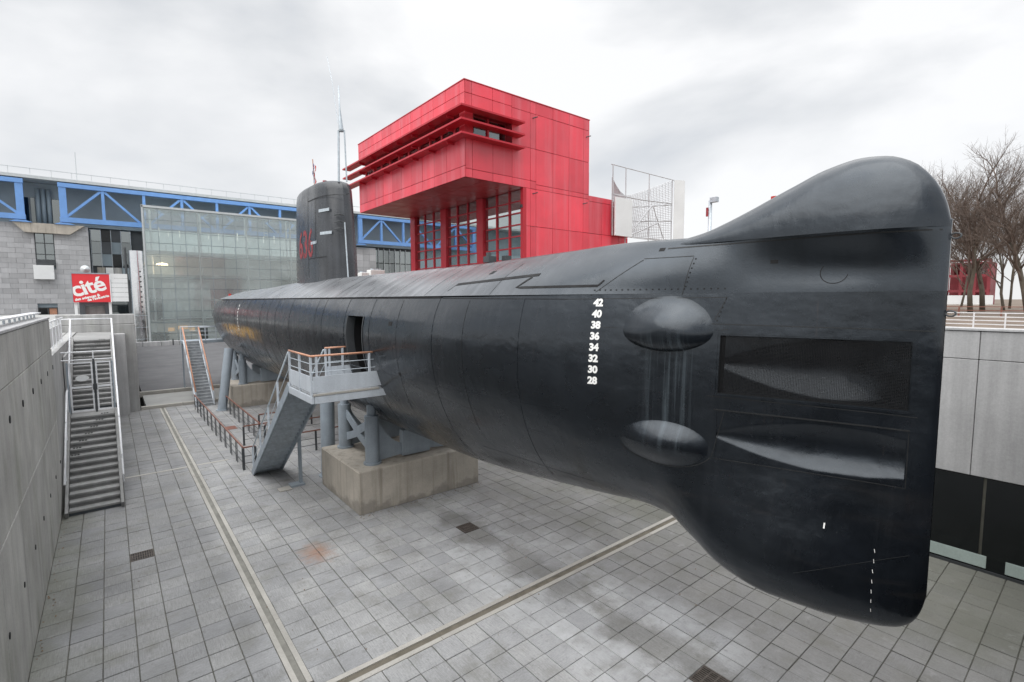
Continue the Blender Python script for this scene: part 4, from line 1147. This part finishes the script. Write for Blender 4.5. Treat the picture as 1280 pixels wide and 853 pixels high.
def greenhouse():
    t = thing('glass_greenhouse', (20, 112, -2), 'tall glazed greenhouse front of square glass panes with white banner inside', 'greenhouse')
    gx0, gy, top = 5.65, 108.0, 23.1; n, m_, s = 16, 12, 2.0
    for c in range(n):
        for r_ in range(m_):
            part('pane', B(gx0+s*c+.03, gx0+s*(c+1)-.03, gy, gy+.03, top-s*(r_+1)+.03, top-s*r_-.03), 'glass', t)
    for c in range(4):
        for r_ in range(m_): part('pane', B(gx0, gx0+.03, gy+.06+1.95*c, gy+1.98+1.95*c, top-s*(r_+1)+.03, top-s*r_-.03), 'glass', t)
    for c in range(0, n+1):
        big = c % 4 == 0
        part('mullion', B(gx0+s*c-(.11 if big else .045), gx0+s*c+(.11 if big else .045), gy+.05, gy+(.5 if big else .12), -.9, top), 'frame' if big else 'steel', t)
    for r_ in range(0, m_+1):
        part('transom', B(gx0, gx0+s*n, gy+.13 if r_ % 4 else gy+.52, gy+.19 if r_ % 4 else gy+.75, top-s*r_-(.045 if r_ % 4 else .13), top-s*r_+(.045 if r_ % 4 else .13)), 'steel' if r_ % 4 else 'frame', t)
    part('corner_post', B(gx0-.28, gx0-.05, gy-.1, gy+.15, -1, top+.3), 'frame', t)
    part('roof_beam', B(gx0-.3, gx0+s*n+.3, gy-.1, gy+.6, top+.05, top+.42), 'frame', t)
    part('roof_glass', B(gx0, gx0+s*n, gy+.61, 115.0, top+.06, top+.12), 'glass', t)
    part('back_wall', B(gx0, gx0+s*n, 115.05, 115.2, -1, 20.1), 'serre_in', t)
    part('back_glazing', B(gx0+.5, gx0+s*n, 114.9, 115.0, 3.2, 9.3), 'glass_d', t)
    for z0, z1 in ((15.2, 15.9), (11.0, 11.7), (2.8, 3.2)): part('floor_slab', B(gx0+.3, gx0+s*n-.3, 109.2, 115.0, z0, z1), 'slab', t)
    for c in range(5): part('column', MB().tube([(gx0+1+8*c*.95, 110.2, -1), (gx0+1+8*c*.95, 110.2, top)], .16, 8), 'rail_w', t)
    for k in range(14): part('balcony_post', B(gx0+.8+2.2*k, gx0+.9+2.2*k, 109.1, 109.18, 15.9, 17.0), 'frame', t)
    part('banner', MB().grid([[(7.6+7.6*i/24, 109.0+.10*math.sin(i*1.9), z) for z in (4.0, 10.2)] for i in range(25)]), 'wpanel', t, smooth=True)
    part('banner_bar', B(7.3, 15.6, 108.95, 109.05, 3.7, 3.95), 'rail_w', t)
    for k, x in enumerate((7.9, 9.3, 11.0, 13.9, 15.6, 17.3, 20.5, 22.3, 25.2, 27.2, 30.2)): part('tube_light', B(x-.07, x+.07, 110.6, 110.7, 18.6, 18.6+[1.5,.9,1.2][k % 3]), 'lampw', t)
    part('lamp', MB().tube([(8.0, 109.6, 13.4), (8.0, 109.6, 13.62), (8.0, 109.6, 13.75)], [.9, .75, .2], 14), 'lamp', t, smooth=True)
    for x, z in ((21.3, 12.9), (23.8, 12.7), (27.5, 13.1)): part('poster', B(x, x+1.7, 109.6, 109.66, z, z+.9), 'wpanel', t)
    # ladder
    lad = MB()
    for x in (24.9, 25.5): lad.box(x, x+.07, 108.7, 108.78, 4, 22.4)
    for k in range(34): lad.box(24.97, 25.5, 108.7, 108.78, 4.3+.53*k, 4.4+.53*k)
    part('ladder', lad, 'rail_w', t, kind='stuff')
    for x, z, w in ((8.6, 1.2, 1.0), (10.2, 1.5, 1.6), (12.0, 1.1, .9)): part('shop_light', B(x, x+w, 113.4, 113.5, z, z+.7), 'warm', t)
    fol = MB()
    for k in range(700):
        c = Vector((random.uniform(5.8, 8.3), random.uniform(108.4, 110), random.uniform(-.9, 1.3)*1)); u = Vector((random.gauss(0, 1), random.gauss(0, 1), random.gauss(0, 1))).normalized(); v = u.orthogonal().normalized()*.16
        fol.add([c-u*.2, c+v, c+u*.2, c-v], [(0, 1, 2, 3)])
    part('indoor_plants', fol, 'leaf', t, kind='stuff', recalc=False)
    part('door_leaf', B(12.7, 14.3, 107.9, 107.96, -.9, 1.9), 'glass_d', t)
greenhouse()
def chrome():
    t = thing('steel_duct', (4, 100, 0), 'tall shiny polished steel cylinder beside the greenhouse corner', 'duct')
    for x, r_ in ((3.95, 1.0),):
        d = part('duct_tube', MB().tube([(x, 100, -1), (x, 100, 14.9)], r_, 28), 'chrome', t, smooth=True, auto=40)
        for k in range(3): part('seam_band', MB().tube([(x, 100, .8+1.9*k), (x, 100, .86+1.9*k)], r_+.02, 28), 'galv', d)
    for k in range(9): part('port', MB().tube([(4.3, 99.1, 11.6-.8*k), (4.3, 99.0, 11.6-.8*k)], .13, 10), 'dark_metal', t)
    part('pipe', MB().tube([(2.6, 100.2, -1), (2.6, 100.2, 15.4)], .16, 10), 'dark_metal', t)
chrome()
def sign():
    t = thing('museum_sign', (-1.2, 70, TZ), 'red sign reading cité on two pale posts with a white panel beside it', 'sign')
    x0, x1, z0, z1 = -2.78, .30, 6.86, 9.86
    part('board', B(x0, x1, 69.9, 70.1, z0, z1), 'sign_red', t)
    fr = MB().box(x0-.08, x1+.04, 69.86, 70.12, z1+.003, z1+.12); part('top_frame', fr, 'steel', t)
    part('side_frame', B(x0-.08, x0-.003, 69.86, 70.12, z0-.02, z1), 'steel', t); part('side_frame', B(x1+.003, x1+.10, 69.86, 70.12, z0-.02, z1), 'rail_w', t)
    def words(s, size, cx_, cz_, ang, bold, sp=1.0, label=None):
        vs_, fs = text_mesh(s, size, 0, bold, 'LEFT', sp); c, si = math.cos(ang), math.sin(ang); m = MB(); clip = []
        for a, b, q in vs_:
            px, pz = cx_+a*c-b*si, cz_+a*si+b*c
            clip.append((min(max(px, x0+.02), x1-.02), 69.885, min(pz, z1-.03)))
        m.add(clip, fs); part('lettering', m, 'white', t, label=label, recalc=False)
    words('cité', 2.2, -2.74, 7.40, R(17), .05, .92, 'large white slanted word cité')
    words('des sciences &', .36, -2.62, 6.99, R(15), .018, 1.0, 'small white words des sciences &'); words("de l'industrie", .36, -1.62, 6.96, R(15), .018, 1.0, "small white words de l'industrie")
    for x in (-2.62, .22): part('post', B(x-.12, x+.12, 70.12, 70.3, TZ, z0), 'wpanel', t)
    for k in range(6): part('white_slat', B(.42, 1.86, 69.95, 70.05, 6.9+.51*k+.015, 6.9+.51*(k+1)-.015), 'wpanel', t)
    part('panel_post', B(1.88, 1.98, 69.9, 70.1, TZ, 10.0), 'dark_metal', t)
    k = thing('entrance_kiosk', (-1.1, 73, TZ), 'dark entrance portal with grey doors below the red sign', 'kiosk')
    part('portal', MB().box(-2.4, -1.95, 72, 74, TZ, 7.0).box(-.25, .2, 72, 74, TZ, 7.0).box(-1.94, -.26, 72, 74, 6.45, 7.0), 'dkpanel', k)
    part('door', B(-1.93, -.27, 72.6, 72.7, TZ, 6.44), 'conc', k); part('side_window', B(.35, 1.85, 72.4, 72.5, TZ, 6.85), 'glass_d', k)
    part('roof', B(-2.5, 2.0, 71.8, 74.2, 7.01, 7.1), 'dkpanel', k)
    d = thing('satellite_dish', (-1.67, 71, 9.98), 'small white satellite dish on top of the red sign', 'satellite dish')
    ds = MB(); P = []
    for i in range(6):
        r_ = .42*i/5; P.append([(-1.67+r_*math.cos(a), 71-.15+.35*(r_/.42)**2*.5-.2*(1-(r_/.42)), 10.4+r_*math.sin(a)) for a in np.linspace(0, 2*math.pi, 19)])
    part('dish', ds.grid(P), 'frame', d, smooth=True); part('stand', MB().tube([(-1.67, 71.05, 9.9), (-1.67, 71.05, 10.6)], .05, 6), 'galv', d)
sign()

# ------------------------------------------------------------------ red pavilion
def pavilion():
    X0, X1, XE = 17.47, 28.66, 33.65; Y0, Y1 = 26.0, 42.4; ZS, ZT = 14.52, 20.27; XG = 22.36
    t = thing('red_pavilion', (25, 34, TZ), 'red enamelled pavilion with overhanging box and louvres standing behind the submarine', 'pavilion')
    e = .05
    zl, zh = 16.85, 18.60
    core = MB().box(X0+e, X1-.02, Y0+e, Y1, ZS+e, zl).box(X0+.75, X1-.02, Y0+.75, Y1-.3, zl, zh).box(X0+e, X1-.02, Y0+e, Y1, zh, ZT-.02).box(21.3, X1-.02, Y0+e, Y0+.75, zl, zh)
    part('upper_core', core, 'reddark', t)
    part('lower_core', B(XG+1.2, X1-.02, Y0+e, Y1, TZ-.1, ZS+e-.003), 'reddark', t)
    part('roof_cap', B(X0-.03, X1+.03, Y0-.03, Y1+.03, ZT, ZT+.06), 'redflat', t)
    g = .014
    def pan(nm, x0, x1, y0, y1, z0, z1): part(nm, B(x0, x1, y0, y1, z0, z1), 'red', t, bevel=.006)
    # right (south) face
    cols = [X0+.055, 18.02, 19.61, 21.19, 22.79, 23.3, 24.9, 26.51, 28.04, X1]
    for a, b in zip(cols, cols[1:]):
        rows = [ZS, 15.05, zl] if b < 21.3 else [ZS, 15.05 if b < 24 else 14.85, 17.2, 19.5]
        if b < 21.3: rr = list(zip(rows, rows[1:])) + [(zh, 19.55), (19.55, ZT)]
        else: rr = list(zip(rows, rows[1:])) + [(19.5, ZT)]
        for c, d in rr: pan('red_panel', a+g, b-g, Y0-.005+random.uniform(-.006, .006), Y0+e, c+g, d-g)
    cl = [XG+.05, 22.79, 23.3, 24.9, 26.51, 28.04, X1]
    for a, b in zip(cl, cl[1:]):
        for c, d in ((TZ, 6.8), (6.8, 9.4), (9.4, 12.0), (12.0, ZS)): pan('red_panel', a+g, b-g, Y0-.005+random.uniform(-.006, .006), Y0+e, c+g, d-g)
    # left (west) face
    yc = [Y0, 26.55]; 
    while yc[-1] < Y1-1.0: yc.append(yc[-1]+1.58)
    yc[-1] = Y1
    for a, b in zip(yc, yc[1:]):
        for c, d in ((ZS, 15.2), (15.2, zl), (zh, 19.55), (19.55, ZT)): pan('red_panel', X0-.005+random.uniform(-.006, .006), X0+e, a+g, b-g, c+g, d-g)
    # recessed window strip
    for a, b in zip(yc, yc[1:]):
        w = part('strip_window', B(X0+.70, X0+.745, a+.08, b-.08, zl+.1, zh-.1), 'glass_d', t)
        part('mullion', B(X0+.60, X0+.76, b-.075, b+.075, zl+.005, zh-.005), 'redflat', t)
    for a, b in ((18.1, 19.6), (19.7, 21.2)):
        part('strip_window', B(a+.08, b-.05, Y0+.70, Y0+.745, zl+.1, zh-.1), 'glass_d', t); part('mullion', B(a-.06, a+.07, Y0+.6, Y0+.76, zl+.005, zh-.005), 'redflat', t)
    part('corner_panel', B(X0+.1, X0+.74, Y0+.1, Y0+.74, zl+.005, zh-.005), 'redflat', t)
    # three louvre fins that wrap the corner
    for z in (18.47, 17.68, 16.88):
        l, o = 21.72, .72
        poly = [(l, Y0-.012), (l, Y0-o), (X0-o, Y0-o), (X0-o, Y1+1.9), (X0-.012, Y1+1.9), (X0-.012, Y0-.012)]
        part('louvre', MB().prism(poly, lambda a, b: (a, b, z-.055), lambda a, b: (a, b, z+.055)), 'redflat', t)
        for k in range(7): part('bracket', B(X0-.5, X0-.01, 27.2+2.3*k, 27.26+2.3*k, z-.2, z-.06), 'redflat', t)
    # soffit
    ys = np.linspace(Y0+.05, Y1, 11)
    for a, b in zip(ys, ys[1:]):
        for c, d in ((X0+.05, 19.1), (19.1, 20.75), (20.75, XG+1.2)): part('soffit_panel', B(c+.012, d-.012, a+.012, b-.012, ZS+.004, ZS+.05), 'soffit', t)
    # glazed wall below the overhang
    zb = 8.2; part('base_wall', B(XG+.05, XG+1.2, Y0+e, Y1, TZ-.1, zb), 'redflat', t)
    part('room_back', B(XG+1.0, XG+1.2, Y0+.3, Y1, zb, ZS), 'conc_light', t)
    for a, b in ((Y0-.004, Y0+.28), (30.68, 31.48), (35.93, 36.75), (41.3, 42.1)): part('pillar', B(XG-.22, XG+.35, a, b, zb, ZS-.005), 'redflat', t)
    bays = [(26.28, 30.68), (31.48, 35.93), (36.75, 41.3)]
    zr = [zb + (ZS-zb)*k/8 for k in range(9)]
    for a, b in bays:
        for k in range(3):
            y0, y1 = a+(b-a)*k/3, a+(b-a)*(k+1)/3
            for c, d in zip(zr, zr[1:]): part('window_pane', B(XG+.04, XG+.06, y0+.06, y1-.06, c+.05, d-.05), 'glass_r', t)
            if k: part('mullion', B(XG-.05, XG+.12, y0-.06, y0+.06, zb, ZS-.005), 'redflat', t)
            for c in zr[1:-1]: part('transom', B(XG-.03, XG+.10, y0+.062, y1-.062, c-.045, c+.045), 'redflat', t)
    # lower wing
    part('wing_core', B(X1+.0, XE-.1, Y0+.3, Y1-4, TZ-.1, 14.75), 'reddark', t)
    wc = [X1, 30.2, 31.4]
    for a, b in zip(wc, wc[1:]):
        for c, d in ((TZ, 9.4), (9.4, 12.0), (12.0, 14.4), (14.4, 14.82)): pan('red_panel', a+g, b-g, Y0+.03, Y0+.29, c+g, d-g)
    for a, b in ((31.4, 32.5), (32.5, XE)):
        for c, d in ((TZ, 9.4), (9.4, 12.0), (12.0, 14.78)): pan('red_panel', a+g, b-g, Y0+.20, Y0+.29, c+g, d-g)
    part('roof_pole', MB().tube([(30.8, 28, 14.7), (30.8, 28, 17.2)], .045, 6), 'redflat', t)
    for x, z in ((23.0, 19.2), (28.3, 19.0), (23.0, 14.2), (28.0, 14.1)): part('cable_hook', MB().tube([(x, Y0, z), (x+.2, Y0-.3, z+.06)], .035, 6), 'dark_metal', t)
    part('spot_lamp', B(XG-.3, XG-.1, Y0+.05, Y0+.25, 13.2, 13.4), 'dark_metal', t)
    s = thing('mesh_screen', (38, 27, TZ), 'grey wire mesh screen with pale end panel beside the red pavilion', 'screen')
    y = 25.4
    part('screen_panel', B(31.0, 33.1, y-.06, y+.06, 11.95, 14.9), 'wpanel', s, bevel=.01)
    FX = [33.6, 34.4, 36.2, 38.2, 41.6, 44.3]
    xs = (31.2, 32.8, 35.9, 39.3)
    z0, z1 = 12.1, 17.45
    for x in xs: part('mast', MB().tube([(x, y+.4, TZ if x > 32.5 else 12), (x, y+.4, z1)], .045, 6), 'mesh', s)
    part('top_rail', MB().tube([(31.0, y+.4, z1), (39.6, y+.4, z1)], .035, 6), 'mesh', s); part('bottom_rail', MB().tube([(33, y+.4, z0), (39.6, y+.4, z0)], .035, 6), 'mesh', s)
    for za, zb_ in ((14.2, 15.3), (15.2, 15.4), (13.2, 13.9)): part('cross_rail', MB().tube([(31.2, y+.42, za), (35, y+.42, (za+zb_)/2-.1), (39.3, y+.42, zb_)], .05, 6), 'mesh', s)
    part('strut', MB().tube([(33.1, y+.2, 12.2), (36, y+.2, 14.8)], .07, 6), 'mesh', s); part('strut', MB().tube([(36.2, y+.2, 14.8), (37.8, y+.2, 12.2)], .04, 6), 'mesh', s)
    part('strut', MB().tube([(33.1, y+.2, 12.1), (37, y+.2, 13.5)], .06, 6), 'mesh', s)
    # wire sheets: a saddle-shaped net
    net = MB()
    for k in range(34):
        q = k/33; P = []
        for i in range(9):
            x = 31.2+8.1*i/8; topz = 16.5-.95*math.sin(min(1, i/4)*math.pi/2) if i <= 3 else 15.6+1.8*((i-3)/5)**1.2
            P.append((x, y+.5+1.2*math.sin(i/8*math.pi)*(.3+.7*q), z0+(topz-z0)*q))
        net.tube(P, .026, 3)
    for k in range(30):
        i = k/29; x = 31.2+8.1*i; ii = i*8; topz = 16.5-.95*math.sin(min(1, ii/4)*math.pi/2) if ii <= 3 else 15.6+1.8*((ii-3)/5)**1.2
        net.tube([(x, y+.5+1.2*math.sin(i*math.pi)*(.3+.7*q), z0+(topz-z0)*q) for q in (0, .5, 1)], .016, 3)
    part('wire_net', net, 'mesh', s, kind='stuff', recalc=False)
    part('end_panel', MB().grid([[(39.4+.2*i, y+.3-.1*i+.06*(i % 2), z) for z in (z0+.1, z1)] for i in range(6)]), 'wpanel', s, smooth=True)
pavilion()
def vents():
    for i, (x, y, w, h, lab) in enumerate(((19.6, 47.2, .75, .95, 'small white vent box beyond the submarine deck'), (21.0, 47.4, 1.5, 1.25, 'wide white vent box beyond the submarine deck'))):
        t = thing('vent_box', (x, y, TZ), lab, 'vent box', 'vent boxes beyond the deck')
        part('stand', B(x-w*.35, x+w*.35, y-.4, y+.4, TZ-3, 8.7), 'conc', t)
        part('casing', B(x-w/2, x+w/2, y-.5, y+.5, 8.7, 8.7+h), 'white', t, bevel=.03); part('cap', B(x-w*.3, x+w*.3, y-.3, y+.3, 8.7+h, 8.85+h), 'galv', t)
vents()
def post_sign():
    t = thing('lamp_post', (30, 16.9, TZ), 'pale grey mast with a small red box rising behind the submarine deck', 'mast')
    part('pole', MB().tube([(30, 16.93, TZ), (30, 16.93, 13.2)], .11, 10), 'galv', t, smooth=True)
    part('red_box', B(29.8, 29.9, 16.98, 17.1, 12.2, 12.75), 'tank', t); part('head', B(29.85, 30.15, 16.45, 16.9, 13.05, 13.35), 'galv', t)
post_sign()

# ------------------------------------------------------------------ park side: railing, trees, far pavilion
def park_rail():
    t = thing('park_railing', (38, 4, TZ), 'pale horizontal bar railing above the right concrete wall', 'railing')
    for z in (.14, .37, .58, .79, 1.0): part('bar', B(37.97, 38.03, -14, 16, TZ+z-.025, TZ+z+.025), 'rail_w', t)
    y = -13.9
    while y < 16: part('post', B(37.95, 38.05, y-.03, y+.03, TZ-.02, TZ+.975), 'rail_w', t); y += 1.28
    f = thing('park_fence', (52, 5, TZ), 'second low fence farther back below the bare trees', 'fence')
    part('bar', B(51.97, 52.03, -14, 22, 6.0, 6.06), 'brown', f); part('bar', B(51.97, 52.03, -14, 22, 6.28, 6.34), 'brown', f)
    for k in range(15): part('post', B(51.95, 52.05, -13.5+2.4*k, -13.4+2.4*k, 5.5, 6.27), 'brown', f)
park_rail()
def bare_tree(nm, x, y, z, h, lab, r0=.17, seed=1, lean=0., group='bare winter trees', twig_n=1.0):
    rnd = random.Random(seed); tr, tw = MB(), MB()
    t = thing(nm, (x, y, z), lab, 'tree', group)
    def grow(p, d, l, r, lev):
        n = 3 if lev < 4 else 2; pts = [p]; rr = [r]; q = p
        for i in range(n):
            d = (d + Vector((rnd.gauss(0, .13), rnd.gauss(0, .13), rnd.gauss(.06, .05)))).normalized(); q = q+d*(l/n); pts.append(q); rr.append(r*(1-.38*(i+1)/n))
        (tr if lev < 1 else tw).tube(pts, rr, 8 if lev == 0 else (5 if lev < 3 else 3))
        if lev >= 6 or r < .006: return
        k = {0: 6, 1: 5, 2: 5, 3: 4, 4: 3, 5: 2}.get(lev, 2)
        for j in range(k):
            f = .35+.65*(j+rnd.random())/k; i = min(int(f*n), n-1); a = pts[i].lerp(pts[i+1], f*n-i)
            sd = Vector((rnd.gauss(0, 1), rnd.gauss(0, 1), rnd.gauss(.1, .5))).normalized()
            nd = (d*1.0+sd*(.80 if lev < 3 else .9)).normalized()
            grow(a, nd, l*rnd.uniform(.50, .70), rr[i]*rnd.uniform(.45, .62), lev+1)
        grow(q, d, l*.62, rr[-1]*.92, lev+1)
    grow(Vector((x, y, z-.1)), Vector((lean, lean*.6, 1)), h*.43, r0*.85, 0)
    part('trunk', tr, 'bark', t, smooth=True, recalc=False); part('branches', tw, 'twig', t, smooth=True, recalc=False)
for i, (x, y, h, r_, lab, ln) in enumerate((
        (58, 8.35, 13.5, .24, 'thick bare tree second from the submarine stem', .01), (62, 8.1, 14.2, .26, 'thick bare tree just behind the second tree from the stem', .03),
        (56, 4.7, 13.5, .24, 'thick bare tree at the right edge of the photo', -.06), (66, 11.6, 12.5, .13, 'slender bare tree closest to the submarine stem', .07),
        (70, 10.2, 12.5, .12, 'slender bare tree in front of the far red pavilion', .02), (64, 6.9, 12.2, .14, 'slender leaning bare tree in the gap between the thick trees', .09),
        (74, 7.6, 13.0, .14, 'farthest bare tree left of the right edge tree', -.03), (60, 3.4, 13.5, .2, 'bare tree cut by the right edge of the photo', 0),
        (68, 5.2, 12.0, .13, 'thin bare tree behind the right edge tree', .05), (80, 12.4, 13.0, .14, 'bare tree far behind the far red pavilion corner', .0))):
    bare_tree('bare_tree', x, y, 5.72, h*1.02, lab, r_, 11+i, ln, 'bare winter trees behind the park railing')
for i, (x, y, h, lab) in enumerate(((17.2, 62, 7.6, 'small brown twiggy tree showing above the deck left of the fin'), (20.3, 63, 7.4, 'small twiggy tree close to the left side of the fin'))):
    bare_tree('bare_tree', x, y, .3, h, lab, .1, 40+i, 0, 'small trees in front of the greenhouse')
def far_pavilion():
    t = thing('far_pavilion', (112, 16.5, 5.8), 'distant red pavilion seen through the bare trees at right', 'pavilion')
    for y in (13.9, 15.6, 17.3, 19.0): part('column', B(110, 110.5, y-.2, y+.2, 5.8, 13.3), 'redfar', t)
    for z in (7.9, 10.4, 12.9): part('beam', B(110.01, 110.49, 13.7, 19.2, z, z+.42), 'redfar', t)
    part('body', B(112, 118, 14, 19, 5.8, 12.9), 'redfar', t); part('red_wall', B(111, 111.2, 14.1, 17.2, 6.9, 8.6), 'redfar', t)
    part('white_base', B(109.6, 109.9, 13.2, 19.6, 5.8, 7.4), 'wpanel', t)
    for k in range(3): part('window', B(111.9, 111.98, 14.3+1.5*k, 15.5+1.5*k, 10.7, 12.6), 'glass_d', t)
far_pavilion()
